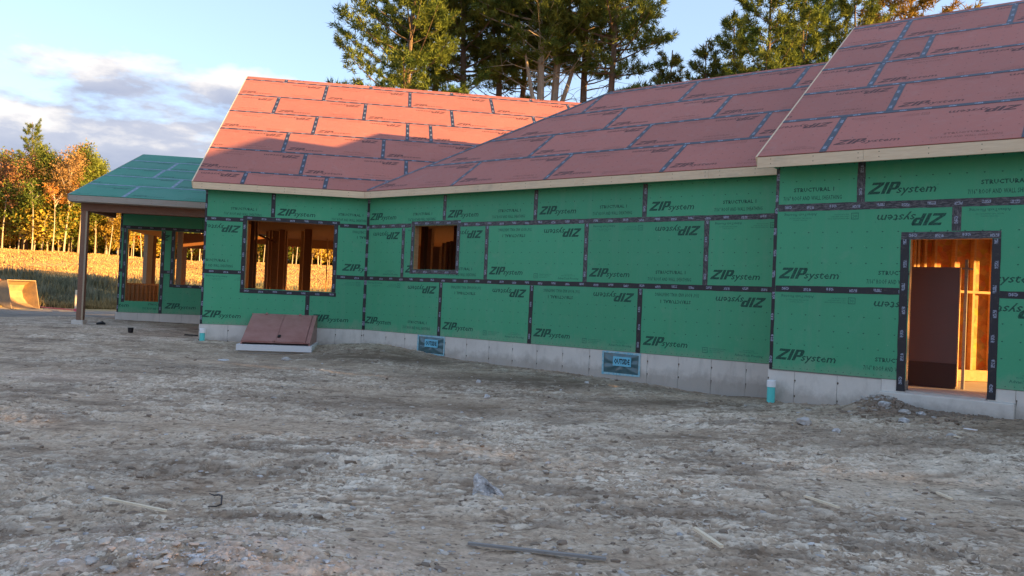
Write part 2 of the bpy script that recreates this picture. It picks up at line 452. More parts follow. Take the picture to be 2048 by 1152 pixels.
M_WEEDG = leaf_mat('green_weeds', (.14, .15, .09), (.28, .27, .18), .3)

# ------------------------------------------------------------------ numpy noise
_perm = rng.permutation(512).astype(np.int64)
_g = rng.normal(size=(512, 2)); _g /= np.linalg.norm(_g, axis=1)[:, None]
def perlin(x, y):
    xi = np.floor(x).astype(np.int64); yi = np.floor(y).astype(np.int64)
    xf = x - xi; yf = y - yi
    u = xf * xf * xf * (xf * (xf * 6 - 15) + 10); v = yf * yf * yf * (yf * (yf * 6 - 15) + 10)
    def gr(ix, iy, dx, dy):
        h = _perm[(_perm[ix & 511] + iy) & 511]; g = _g[h]
        return g[..., 0] * dx + g[..., 1] * dy
    a = gr(xi, yi, xf, yf); b = gr(xi + 1, yi, xf - 1, yf); c = gr(xi, yi + 1, xf, yf - 1); d = gr(xi + 1, yi + 1, xf - 1, yf - 1)
    return (a + (b - a) * u + (c - a) * v + (a - b - c + d) * u * v) * 1.5
def fbm(x, y, o=4, g=.5):
    s = 0; a = 1; t = 0
    for i in range(o):
        s = s + a * perlin(x * 2 ** i + 17.3 * i, y * 2 ** i - 9.1 * i); t += a; a *= g
    return s / t
def sstep(a, b, x):
    t = np.clip((x - a) / (b - a), 0, 1); return t * t * (3 - 2 * t)

# ------------------------------------------------------------------ place frames
P0 = np.array([-3.475, 18.904]); aA = 0.145; aB = aA - math.pi / 4
def dn(a): return np.array([math.cos(a), math.sin(a)]), np.array([math.sin(a), -math.cos(a)])
dA, nA = dn(aA); dB, nB = dn(aB)
def frame(o, d, n, z=0.0, pitch=None):
    """u along d, v up (or up the slope), w outwards"""
    if pitch is None: v = (0, 0, 1); w = (n[0], n[1], 0)
    else:
        c, s_ = math.cos(pitch), math.sin(pitch)
        v = (-n[0] * c, -n[1] * c, s_); w = (n[0] * s_, n[1] * s_, c)
    return Matrix(((d[0], v[0], w[0], o[0]), (d[1], v[1], w[1], o[1]), (0, v[2], w[2], z), (0, 0, 0, 1)))
FA = frame(P0, dA, nA); FB = frame(P0, dB, nB); FC = frame(P0 + nB * 1.0, dB, nB); FD = frame(P0 - nA * 5.3, dA, nA)
OV, ZT, PIT = .26, 3.24, .597
RA = frame(P0 + nA * OV, dA, nA, ZT, PIT); RB = frame(P0 + nB * OV, dB, nB, ZT, PIT)
OC, ZC, PC = .42, 3.165, .588
RC = frame(P0 + nB * (1.0 + OC), dB, nB, ZC, PC)
OD, ZD, PD = -2.7, 3.07, .335
RD = frame(P0 + nA * OD, dA, nA, ZD, PD)
def at_plane(F, px, py):
    """point (u, v) of plane F seen at a pixel of the 2048 px wide photograph"""
    d = cF * FPX + cR * (px - 1024) - cU * (py - 576)
    w = np.array(F.col[2][:3]); o = np.array(F.col[3][:3])
    t = ((o - CAM) @ w) / (d @ w); X = CAM + d * t - o
    return float(X @ np.array(F.col[0][:3])), float(X @ np.array(F.col[1][:3]))

# ------------------------------------------------------------------ terrain
CP = np.array([(-7.15, 18.3, -.39), (-3.47, 18.8, -.36), (-5.3, 17.0, -.53), (.55, 15.9, -.5), (4.0, 13.3, -.60), (4.0, 12.0, -.50), (5.0, 11.2, -.43), (5.5, 9.9, -.42),
               (6.7, 9.9, -.38), (8.5, 8.5, -.42), (-11.2, 20.8, -.27), (-11.4, 23.1, -.22), (0, 0, -.66), (0, 9, -.62), (-3, 5, -.63), (4, 6, -.62), (-10, 12, -.55), (-16, 17, -.48), (12, 0, -.6), (-8, 3, -.62), (0, -10, -.6), (-20, 0, -.6), (-25, 38, -.66), (-32, 30, -.55), (-8, 34, -.6), (12, 28, -.5), (20, 15, -.45)])
def base_z(x, y):
    x = np.asarray(x, float); y = np.asarray(y, float)
    num = 0; den = 0
    for cx, cy, cz in CP:
        w = 1.0 / ((x - cx) ** 2 + (y - cy) ** 2 + .6) ** 1.5
        num = num + w * cz; den = den + w
    z = num / den
    r = np.hypot(x, y); az = np.degrees(np.arctan2(x, y))
    r2 = r + 3.0 * perlin(x / 14 + 5, y / 14)
    rise = -0.14 * sstep(44, 50, r2) + 1.75 * sstep(54, 68, r2) + 2.5 * sstep(66, 100, r2)
    z = z + rise + sstep(55, 75, r) * .35 * perlin(x / 17, y / 17)
    # spoil heap beside the doorway and the little bank along the wall
    for hx, hy, hr, hh in ((5.02, 10.72, .42, .24), (5.75, 10.1, .55, .07), (6.75, 9.35, .6, .10), (7.3, 9.0, .6, .08), (-3.0, 17.9, .9, .06), (-1.35, 4.0, .9, .17), (-2.2, 4.1, .7, .06)):
        z = z + hh * np.exp(-((x - hx) ** 2 + (y - hy) ** 2) / hr ** 2)
    return z
def detail(x, y):
    """churned tracks: crusty plates, clods and cleat marks; returns height, dry, dark"""
    r = np.hypot(x, y)
    wx = x + .12 * perlin(x * 2.1, y * 2.1); wy = y + .10 * perlin(x * 1.9 + 7, y * 2.3)
    churn = sstep(-.22, .25, fbm(x / 2.6 + 3, y / 1.9, 3) + .22 - .022 * np.maximum(0, r - 7))
    p1 = fbm(wx / .42, wy / .13, 4, .6)
    p2 = fbm(wx / .15 + 31, wy / .062 + 4, 3, .6)
    plates = sstep(-.05, .10, p1) * .018 + sstep(-.01, .09, p2) * .010
    rough = fbm(x / .16, y / .12, 4, .6) * .012
    soft = fbm(x / .9, y / .7, 3) * .022 + fbm(x / .3, y / .3, 3) * .008
    ruts = .018 * np.sin((y * .93 + x * .28) * 2.1 + 1.6 * perlin(x / 3, y / 3)) * sstep(-.1, .3, perlin(x / 4.5 + 9, y / 3.2))
    # two pairs of machine tracks crossing the yard, with cleat marks
    trk = 0
    for k0, sl_, off in ((7.4, .22, 0), (8.9, .22, 0), (5.3, -.16, .4), (11.6, .05, .2), (10.0, .05, .2)):
        dd = y - (k0 + sl_ * x + .35 * np.sin(x * .35 + off)); al = x + off
        m_ = sstep(.24, .17, np.abs(dd)) * sstep(-.2, .2, perlin(x / 3.1 + k0, y / 9) + .12)
        trk = trk + m_ * (-.020 + .014 * sstep(-.2, .5, np.sin((al + .25 * np.abs(dd)) * 2 * np.pi / .17)))
    soft = soft + trk
    h = soft + churn * (plates + rough) + (1 - churn) * rough * .45 + ruts
    dry = sstep(.0, .09, p1) * (.35 + .65 * sstep(.0, .10, p2))  # dried on raised plates; low gaps stay brown, standing in for their shade
    dry = np.clip(dry * (.35 + .65 * churn) * (.55 + .45 * sstep(-.2, .35, perlin(x / 1.7, y / 1.2 + 40))), 0, 1)
    dry = np.clip(dry + 22 * np.abs(trk) * (trk > -.012), 0, 1)
    return h, dry, churn
def ground_z(x, y):
    x = np.atleast_1d(np.asarray(x, float)); y = np.atleast_1d(np.asarray(y, float))
    return base_z(x, y) + detail(x, y)[0]
def gz(x, y): return float(ground_z(x, y)[0])
def on_ground(px, py):
    d = cF * FPX + cR * (px - 1024) - cU * (py - 576)
    ts = np.linspace(2.0, 130, 12000) / FPX
    X = CAM[None] + ts[:, None] * d[None]
    b = X[:, 2] < base_z(X[:, 0], X[:, 1])
    i = int(np.argmax(b)); return X[i]
def grid_mesh(name, X, Y, Z, mat, attrs, smooth=True):
    ny, nx = X.shape
    me = bpy.data.meshes.new(name)
    v = np.stack([X, Y, Z], -1).reshape(-1, 3)
    idx = np.arange(ny * nx).reshape(ny, nx)
    q = np.stack([idx[:-1, :-1], idx[:-1, 1:], idx[1:, 1:], idx[1:, :-1]], -1).reshape(-1, 4)
    me.vertices.add(len(v)); me.vertices.foreach_set('co', v.ravel())
    me.loops.add(q.size); me.loops.foreach_set('vertex_index', q.ravel().astype(np.int32))
    me.polygons.add(len(q)); me.polygons.foreach_set('loop_start', np.arange(0, q.size, 4, dtype=np.int32)); me.polygons.foreach_set('loop_total', np.full(len(q), 4, dtype=np.int32))
    me.polygons.foreach_set('use_smooth', np.full(len(q), smooth))
    me.update(calc_edges=True)
    me.materials.append(mat)
    for k, a in attrs.items():
        t = me.attributes.new(k, 'FLOAT', 'POINT'); t.data.foreach_set('value', a.ravel().astype(np.float32))
    return me
# near yard: polar sheet, finely sampled
nr, na = 620, 820
rr = np.concatenate([2.2 * (30 / 2.2) ** (np.linspace(0, 1, nr))])
aa = np.radians(np.linspace(-47, 47, na))
RR, AA = np.meshgrid(rr, aa, indexing='ij')
X = RR * np.sin(AA); Y = RR * np.cos(AA)
H, DRY_GAP_SHADE, CH = detail(X, Y)
CH = CH * (.35 + .65 * sstep(11, 6, RR))
BZ = base_z(X, Y)
edge = np.minimum(sstep(2.2, 2.5, RR), sstep(30, 27.5, RR)) * np.minimum(sstep(-47, -45.5, np.degrees(AA)), sstep(47, 45.5, np.degrees(AA)))
Z = BZ + H * edge - .10 * (1 - edge)
DARK = np.zeros_like(X)
for hx, hy, rx, ry, k in ((-2.4, 16.4, 3.0, 1.2, 1), (0.6, 13.6, 2.8, 1.1, 1), (-1.5, 10.5, 2.6, .7, .7), (-5.5, 13.5, 2.5, .8, .6), (2.2, 11.6, 2.0, .6, .9), (-3.2, 6.6, 1.4, .4, .6), (2.8, 5.6, 1.2, .3, .6), (4.2, 8.6, 1.4, .45, .6), (4.0, 12.9, 1.6, .45, .9), (5.1, 10.6, .75, .6, 1), (6.8, 9.5, 1.3, .5, .8), (.8, 10.6, 1.2, .5, .6), (1.7, 15.1, 3.0, .4, .7), (1.6, 8.2, .9, .3, .35), (-1, 12.2, 1.6, .5, .4)):
    DARK = np.maximum(DARK, k * np.exp(-((X - hx) ** 2 / rx ** 2 + (Y - hy) ** 2 / ry ** 2)))
DARK = DARK * sstep(-.45, .35, fbm(X / .7, Y / .45, 4, .6) + .25)
DARK = np.maximum(DARK, .6 * sstep(.08, .34, fbm(X / 1.3 + 20, Y / .55, 4, .6)))
SAND_WARM = np.exp(-((X + 1.4) ** 2 / 1.3 ** 2 + (Y - 4.0) ** 2 / .8 ** 2)) * sstep(-.3, .3, fbm(X / .25, Y / .2, 3)) + .5 * np.exp(-((X + 7.0) ** 2 / 1.2 ** 2 + (Y - 11.6) ** 2 / .4 ** 2))  # sandy heap, plus a warm-tinted patch further left
PALE = np.zeros_like(X)
for hx, hy, rx, ry, k in ((5.2, 7.6, 1.5, .6, .9), (4.4, 6.7, .9, .25, .7), (.6, 9.6, 2.2, .5, .45), (-8, 18.5, 2.5, .6, .7), (-11, 21, 3, .8, .8), (-1.6, 7.2, 1.2, .3, .5), (2.6, 6.7, 1.5, .5, .4)):
    PALE = np.maximum(PALE, k * np.exp(-((X - hx) ** 2 / rx ** 2 + (Y - hy) ** 2 / ry ** 2)))
DRY_GAP_SHADE = np.clip(DRY_GAP_SHADE + PALE * sstep(-.4, .25, fbm(X / .5, Y / .22, 4, .6)), 0, 1)
yard = link('dirt_yard', grid_mesh('dirt_yard', X, Y, Z, M_DIRT, {'dry': DRY_GAP_SHADE, 'dark': DARK, 'sand_warm': np.clip(SAND_WARM, 0, 1), 'churn': np.clip(CH, 0, 1)}))
tag(yard, kind='structure')
# far ground: coarse sheet to the horizon, a little below the near sheet
xs = np.concatenate([-np.geomspace(900, 42, 22), np.linspace(-40, 40, 61), np.geomspace(42, 900, 22)])
ys = np.concatenate([-np.geomspace(600, 22, 16), np.linspace(-20, 112, 100), np.geomspace(116, 900, 18)])
xs2 = np.sort(np.concatenate([xs, np.linspace(-90, -41, 46)]))
XX, YY = np.meshgrid(xs2, ys)
RRf = np.hypot(XX, YY)
Zf = base_z(XX, YY) - .03 - .14 * (RRf < 26.5)
Zf = np.where(RRf > 30, Zf + .05 * perlin(XX / 3, YY / 3), Zf)
azf = np.degrees(np.arctan2(XX, YY))
GR = sstep(49, 52, RRf + 1.5 * perlin(XX / 4, YY / 4))
GR = np.maximum(GR, sstep(33, 36, YY) * sstep(-14, -9, XX))
far = link('field', grid_mesh('field', XX, YY, Zf, M_FIELD, {'grass': GR}))
tag(far, kind='structure')

# ------------------------------------------------------------------ printed lettering (flat outlines in metres)
def text_tris(s, size, shear=0.0, bold=0.0, sx=1.0, res=1, space=1.0):
    c = bpy.data.curves.new('lettering', 'FONT'); c.body = s; c.size = size; c.shear = shear; c.offset = bold
    c.resolution_u = res; c.space_character = space
    o = bpy.data.objects.new('lettering', c)
    me = bpy.data.meshes.new_from_object(o)
    me.calc_loop_triangles()
    v = [(p.co.x * sx, p.co.y) for p in me.vertices]
    t = [[v[i] for i in lt.vertices] for lt in me.loop_triangles]
    bpy.data.objects.remove(o); bpy.data.curves.remove(c); bpy.data.meshes.remove(me)
    out = []
    for a in t:
        ar = (a[1][0] - a[0][0]) * (a[2][1] - a[0][1]) - (a[2][0] - a[0][0]) * (a[1][1] - a[0][1])
        out.append(a if ar > 0 else a[::-1])
    return out
def fit(tr, w, h, x0=0, y0=0):
    xs_ = [p[0] for t in tr for p in t]; ys_ = [p[1] for t in tr for p in t]
    a, b, c, d = min(xs_), max(xs_), min(ys_), max(ys_)
    return [[(x0 + (p[0] - a) / (b - a) * w, y0 + (p[1] - c) / (d - c) * h) for p in t] for t in tr]
def shear(tr, k): return [[(p[0] + p[1] * k, p[1]) for p in t] for t in tr]
def quad(x0, y0, x1, y1): return [[(x0, y0), (x1, y0), (x1, y1), (x0, y1)]]
H_ = .165
def zip_logo():
    t = []
    k = H_ / .165
    # heavy slanted Z, I, P
    t += [[(0, 0), (.155, 0), (.155, .036), (.062, .036)], [(0, 0), (.062, .036), (0, .036)]]
    t += [[(0, .036), (.062, .036), (.155, .129), (.093, .129)]]
    t += [[(.0, .129), (.155, .129), (.155, .165), (.0, .165)]]
    t += quad(.172, 0, .222, .165)
    t += quad(.240, 0, .288, .165) + quad(.288, .133, .350, .165) + quad(.288, .055, .345, .085)
    t += [[(.318, .085), (.345, .055), (.372, .080), (.372, .140), (.350, .165), (.322, .133)]]
    t = shear(t, .42)
    sys_ = text_tris('system', 1, .25, .012)
    t += fit(sys_, .50, .128, .375, -.032)
    t += fit(text_tris('®', 1), .018, .018, .885, .095)
    return t
T_ZIP = zip_logo()
T_STR = fit(text_tris('STRUCTURAL 1', 1, 0, .03, 1, 1, 1.1), .58, .062, .15, .125) + fit(text_tris('7/16" ROOF AND WALL SHEATHING', 1, 0, .012, 1, 1, 1.1), .84, .066, 0, 0)
T_SMALL = []
T_SMALL += quad(0, 0, .10, .010) + quad(0, .085, .10, .095) + quad(0, .010, .008, .085) + quad(.092, .010, .10, .085)
T_SMALL += fit(text_tris('OC', 1, 0, .02), .062, .045, .019, .026)
for i, ln in enumerate(('PERFORMANCE RATED PANEL', 'STRUCTURAL SHEATHING', 'SIZED FOR SPACING')):
    T_SMALL += fit(text_tris(ln, 1), .30 - .05 * i, .016, .13, .072 - .030 * i)
T_ADV = fit(text_tris('AdvanTech Flooring', 1, 0, .012), .48, .052, 0, -.012) + fit(text_tris('FROM THE CREATORS OF', 1), .32, .018, .08, .062) + fit(text_tris('TRUSTED PANELS', 1), .20, .014, .14, .095)
def place(tr, x, y, rot=False, ox=2.44, oy=1.22):
    if rot: return [[(ox - x - p[0], oy - y - p[1]) for p in t] for t in tr]
    return [[(x + p[0], y + p[1]) for p in t] for t in tr]
DOTS = []
for r_ in (.395, .618, .845):
    for i in range(12):
        x = .105 + i * .203
        DOTS += quad(x - .011, r_ - .004, x + .011, r_ + .004) + quad(x - .004, r_ - .012, x + .004, r_ - .004)
for i in range(24): DOTS += quad(.05 + i * .1015, .035, .062 + i * .1015, .045)
FASC = 1
# strong ink, faint ink for the two ways a board is printed
PR = {
    1: (place(T_ZIP, .09, .155) + place(T_ZIP, .12, .10 + .035, True) + DOTS, place(T_SMALL, 1.24, .10) + place(T_ADV, 1.82, .09) + [t for t in place(T_STR, .14, .08, False)] * 0, place(T_STR, 1.30, .105, True)),
    2: (place(T_ZIP, .09, .155) + place(T_ZIP, .12, .10 + .035, True) + DOTS, place(T_SMALL, 1.24, .10, True) + place(T_ADV, 1.82, .09, True), place(T_STR, 1.34, .105)),
}
def clip_poly(poly, a, b, c):          # keep a*x + b*y <= c
    out = []; n = len(poly)
    for i in range(n):
        p, q = poly[i], poly[(i + 1) % n]
        dp = a * p[0] + b * p[1] - c; dq = a * q[0] + b * q[1] - c
        if dp <= 0: out.append(p)
        if (dp < 0 < dq) or (dq < 0 < dp):
            t = dp / (dp - dq); out.append((p[0] + (q[0] - p[0]) * t, p[1] + (q[1] - p[1]) * t))
    return out if len(out) > 2 else []
def subtract(rects, hole):
    hx0, hy0, hx1, hy1 = hole; out = []
    for (x0, y0, x1, y1) in rects:
        if hx1 <= x0 or hx0 >= x1 or hy1 <= y0 or hy0 >= y1: out.append((x0, y0, x1, y1)); continue
        if hy0 > y0: out.append((x0, y0, x1, hy0))
        if hy1 < y1: out.append((x0, hy1, x1, y1))
        a, b = max(y0, hy0), min(y1, hy1)
        if hx0 > x0: out.append((x0, a, hx0, b))
        if hx1 < x1: out.append((hx1, a, x1, b))
    return [r for r in out if r[2] - r[0] > 1e-3 and r[3] - r[1] > 1e-3]
_cache = {}
def board(F, name, parent, x0, y0, x1, y1, mats, kind=2, org=None, holes=(), planes=(), thick=.0111, tilt=0.0):
    """one sheathing board on plane F; print template starts at org; holes are rects, planes are half planes (all in F coordinates)"""
    mat, ink, inkf = mats
    ox, oy = org if org else (x0, y0)
    g = .002
    hl = tuple(tuple(round(v, 4) for v in (h[0] - x0, h[1] - y0, h[2] - x0, h[3] - y0)) for h in holes if h[0] < x1 and h[2] > x0 and h[1] < y1 and h[3] > y0)
    pl = []
    cor = [(x0, y0), (x1, y0), (x1, y1), (x0, y1)]
    for (a, b, c) in planes:
        if any(a * p[0] + b * p[1] > c for p in cor): pl.append((a, b, round(c - a * x0 - b * y0, 4)))
    key = (round(x1 - x0, 4), round(y1 - y0, 4), round(ox - x0, 4), round(oy - y0, 4), kind, hl, tuple(pl), mat.name)
    if key not in _cache:
        w, h = x1 - x0, y1 - y0
        rects = [(g, g, w - g, h - g)]
        for q in hl: rects = subtract(rects, q)
        polys = [[(a, b), (c, b), (c, d), (a, d)] for a, b, c, d in rects]
        for a, b, c in pl: polys = [p for p in (clip_poly(p, a, b, c) for p in polys) if p]
        m = MB()
        for p in polys: m.prism(p, 0, thick, mat)
        sets = ()
        if kind:
            s_, f_, st = PR[kind]
            sets = ((s_, ink), (f_, inkf), (st, ink if mat is not M_RED else inkf))
        full = not hl and not pl
        for tris, im in sets:
            for t in tris:
                q = [(p[0] + ox - x0, p[1] + oy - y0) for p in t]
                bx0 = min(p[0] for p in q); bx1 = max(p[0] for p in q); by0 = min(p[1] for p in q); by1 = max(p[1] for p in q)
                if bx1 < .004 or bx0 > w - .004 or by1 < .004 or by0 > h - .004: continue
                inside = bx0 > .004 and bx1 < w - .004 and by0 > .004 and by1 < h - .004
                if full and inside: m.face(q, thick + .0007, im); continue
                for (a, b, c, d) in rects:
                    if bx1 < a or bx0 > c or by1 < b or by0 > d: continue
                    r_ = q
                    for pln in ((-1, 0, -a), (1, 0, c), (0, -1, -b), (0, 1, d)):
                        r_ = clip_poly(r_, *pln)
                        if not r_: break
                    for pln in pl:
                        if not r_: break
                        r_ = clip_poly(r_, *pln)
                    if r_: m.face(r_, thick + .0007, im)
        _cache[key] = m.mesh(name) if m.f else None
    me = _cache[key]
    if me is None: return None
    M = F @ Matrix.Translation((x0, y0, random.uniform(0, .0008)))
    return link(name, me, parent, M)
_tc = {}
def tape(F, parent, p, q, width=.095, mat=None, lift=.0125, name='seam_tape', thick=.0012):
    """strip from p to q on plane F; local x runs along the strip"""
    mat = mat or M_TAPE
    dx, dy = q[0] - p[0], q[1] - p[1]; L = math.hypot(dx, dy)
    key = (round(L, 3), width, mat.name)
    if key not in _tc:
        m = MB(); n = max(2, int(L / .12)); hw = width / 2
        rr_ = random.Random(hash(key) & 0xffff)
        up = [(L * i / n, hw + rr_.uniform(-.003, .003)) for i in range(n + 1)]; dn_ = [(L * i / n, -hw + rr_.uniform(-.003, .003)) for i in range(n + 1)]
        vs_ = [(a[0], a[1], thick + rr_.uniform(0, .0008)) for a in dn_] + [(a[0], a[1], thick + rr_.uniform(0, .0008)) for a in up] + [(a[0], a[1], 0) for a in dn_] + [(a[0], a[1], 0) for a in up]
        k = n + 1; fs = []
        for i in range(n):
            fs.append((i, i + 1, k + i + 1, k + i)); fs.append((2 * k + i, 2 * k + i + 1, i + 1, i)); fs.append((k + i, k + i + 1, 3 * k + i + 1, 3 * k + i))
        fs.append((0, k, 3 * k, 2 * k)); fs.append((n, 2 * k + n, 3 * k + n, k + n))
        m.add(vs_, fs, mat); _tc[key] = m.mesh(name)
    wob = random.uniform(-1, 1) * min(.006, .012 / max(L, .5))
    M = F @ Matrix.Translation((p[0], p[1], lift + random.uniform(0, .0006))) @ Matrix.Rotation(math.atan2(dy, dx) + wob, 4, 'Z')
    return link(name, _tc[key], parent, M)
def wallbox(F, parent, name, u0, u1, v0, v1, holes, w0=-.14, w1=-.0005, mat=None, M=None):
    rects = [(u0, v0, u1, v1)]
    for h in holes: rects = subtract(rects, h)
    m = MB()
    for a, b, c, d in rects: m.box((a, b, w0), (c, d, w1), mat or M_STUD)
    return m.build(name, parent, F)

# ------------------------------------------------------------------ the house
house = empty('unfinished_house', (P0[0], P0[1], -.4))
tag(house, 'single storey house under construction in green wall boards with red roof boards', 'house')
GW = (M_GREEN, M_INKG, M_INKGF)
GR_ = (M_RED, M_INKR, M_INKRF)
GT = (M_TEALROOF, M_INKT, M_INKT)
S = 1.22; WT = 3.12
def seams_v(F, par, xs_, y0, y1, mat=None, hw=.0475):
    for x in xs_: tape(F, par, (x, y0), (x, y1), mat=mat)

# --- wall A (left wing front)
HA = (-2.77, .86, -.79, 2.445)
wA = wallbox(FA, house, 'wall', -3.72, .02, 0, WT, [HA]); tag(wA, 'left wing front wall with the wide unglazed window')
for a in ((-3.72, 0, -1.33, S, 2, (-3.78, 0)), (-1.33, 0, 0, S, 2, (-1.33, 0)),
          (-3.72, S, -2.79, 2 * S, 2, (-5.23, S)), (-2.79, S, -.72, 2 * S, 0, None), (-.72, S, 0, 2 * S, 1, (-.66, S)),
          (-3.72, 2 * S, -2.2, WT, 2, (-4.64, 2 * S)), (-2.2, 2 * S, 0, WT, 2, (-2.2, 2 * S))):
    board(FA, 'sheathing_board', wA, *a[:4], GW, a[4], a[5], [HA])
tape(FA, wA, (-3.695, 0), (-3.695, WT), .05)
tape(FA, wA, (-3.67, S), (-2.86, S)); tape(FA, wA, (-.69, S), (-.05, S))
tape(FA, wA, (-3.67, 2 * S), (-2.87, 2 * S)); tape(FA, wA, (-.66, 2 * S), (-.05, 2 * S))
tape(FA, wA, (-2.2, 2.545), (-2.2, WT)); tape(FA, wA, (-1.33, 0.0), (-1.33, .755))
tape(FA, wA, (-.024, 0), (-.024, WT), .047); 
for p, q in (((-2.87, .80), (-.68, .80)), ((-2.87, 2.495), (-.66, 2.495)), ((-2.818, .848), (-2.818, 2.447)), ((-.742, .848), (-.742, 2.447))):
    tape(FA, wA, p, q, lift=.0135, name='window_flashing_tape')
# --- wall B (long middle wing)
HB = (1.53, 1.455, 2.79, 2.435)
wB = wallbox(FB, house, 'wall', -.02, 10.3, 0, WT, [HB]); tag(wB, 'long middle wall with the small unglazed window')
for a in ((0, 0, 2.39, S, 2, (-.05, 0)), (2.39, 0, 4.83, S, 1, None), (4.83, 0, 7.27, S, 1, None), (7.27, 0, 9.71, S, 1, None), (9.71, 0, 10.3, S, 0, None),
          (0, S, 1.19, 2 * S, 1, (-1.25, S)), (1.19, S, 3.63, 2 * S, 2, None), (3.63, S, 6.07, 2 * S, 1, None), (6.07, S, 8.51, 2 * S, 2, None), (8.51, S, 10.3, 2 * S, 2, None),
          (0, 2 * S, 2.41, WT, 2, (-.03, 2 * S)), (2.41, 2 * S, 4.85, WT, 2, None), (4.85, 2 * S, 7.29, WT, 2, None), (7.29, 2 * S, 9.73, WT, 2, None), (9.73, 2 * S, 10.3, WT, 0, None)):
    board(FB, 'sheathing_board', wB, *a[:4], GW, a[4], a[5], [HB])
tape(FB, wB, (.024, 0), (.024, WT), .047)
tape(FB, wB, (.05, S), (10.2, S)); tape(FB, wB, (.05, 2 * S), (1.42, 2 * S), mat=M_TAPES); tape(FB, wB, (2.89, 2 * S), (10.2, 2 * S), mat=M_TAPES)
seams_v(FB, wB, (2.39, 4.83, 7.27), .0, S - .05)
seams_v(FB, wB, (1.19, 3.63, 6.07, 8.51), S + .05, 2 * S - .05, M_TAPES)
tape(FB, wB, (2.41, 2.545), (2.41, WT), mat=M_TAPES); seams_v(FB, wB, (4.85, 7.29), 2 * S + .05, WT, M_TAPES)
for p, q, mt in (((1.43, 1.40), (2.88, 1.40), M_TAPES), ((1.43, 2.49), (2.89, 2.49), M_TAPES), ((1.478, 1.45), (1.478, 2.44), M_TAPES), ((2.838, 1.45), (2.838, 2.44), M_TAPES)):
    tape(FB, wB, p, q, lift=.0135, mat=mt, name='window_flashing_tape')
# --- wall C (right wing)
HC = (11.91, -.14, 12.88, 1.955)
wC = wallbox(FC, house, 'wall', 10.02, 17.6, 0, WT - .02, [(HC[0], -1, HC[2], HC[3])]); tag(wC, 'right wing front wall with the open doorway')
for a in ((10.02, 0, 12.46, S, 2, None), (12.46, 0, 13.74, S, 1, (11.3, 0)), (13.74, 0, 16.18, S, 1, None), (16.18, 0, 17.6, S, 2, None),
          (10.02, S, 12.46, 2 * S, 2, None), (12.46, S, 14.9, 2 * S, 2, None), (14.9, S, 17.6, 2 * S, 1, None),
          (10.02, 2 * S, 11.24, WT - .02, 2, (8.8, 2 * S)), (11.24, 2 * S, 13.68, WT - .02, 2, None), (13.68, 2 * S, 16.12, WT - .02, 2, None), (16.12, 2 * S, 17.6, WT - .02, 2, None)):
    board(FC, 'sheathing_board', wC, *a[:4], GW, a[4], a[5], [(HC[0], -1, HC[2], HC[3])])
tape(FC, wC, (10.045, 0), (10.045, 2 * S), .05); tape(FC, wC, (10.045, 2 * S), (10.045, WT - .02), .05, M_TAPES)
tape(FC, wC, (10.07, S), (11.79, S)); tape(FC, wC, (12.985, S), (17.6, S))
tape(FC, wC, (10.07, 2 * S), (17.6, 2 * S), .11, M_TAPES)
tape(FC, wC, (11.24, 2 * S + .055), (11.24, WT - .02), .11, M_TAPES); tape(FC, wC, (12.46, 2.06), (12.46, 2 * S - .055), .11, M_TAPES)
seams_v(FC, wC, (14.9,), S + .05, 2 * S - .055); seams_v(FC, wC, (13.74, 16.18), 0, S - .05); seams_v(FC, wC, (13.68, 16.12), 2 * S + .055, WT - .02)
tape(FC, wC, (11.79, 2.0), (12.98, 2.0), .10, M_TAPES, .0135, 'door_flashing_tape')
tape(FC, wC, (11.85, -.15), (11.85, 1.95), .11, M_TAPE, .0135, 'door_flashing_tape'); tape(FC, wC, (12.93, -.15), (12.93, 1.95), .10, M_TAPE, .0135, 'door_flashing_tape')
# --- wall D (recessed under the porch)
HD = [(-7.06, .34, -6.13, 2.42), (-5.74, .87, -4.6, 2.42)]
DL = -7.27
wD = wallbox(FD, house, 'wall', DL, -3.9, 0, 2.95, HD); tag(wD, 'set-back wall under the porch roof with two unglazed windows')
for a in ((DL, 0, -6.04, S, 2, (-7.9, 0)), (-6.04, 0, -3.9, S, 2, (-6.04, 0)), (DL, S, -5.85, 2 * S, 2, (-8.2, S)), (-5.85, S, -3.9, 2 * S, 1, None), (DL, 2 * S, -5.0, 2.95, 0, None), (-5.0, 2 * S, -3.9, 2.95, 0, None)):
    board(FD, 'sheathing_board', wD, *a[:4], GW, a[4], a[5], HD)
tape(FD, wD, (DL + .025, 0), (DL + .025, 2.95), .05)
for p, q in (((-6.07, 0), (-6.07, 2.41)), ((-7.2, 2.48), (-3.9, 2.48)), ((-7.115, .3), (-7.115, 2.43)), ((-7.25, S), (-7.17, S)), ((-6.02, S), (-5.85, S)), ((-5.80, .78), (-5.80, 2.43)), ((-5.75, .82), (-3.9, .82))):
    tape(FD, wD, p, q)
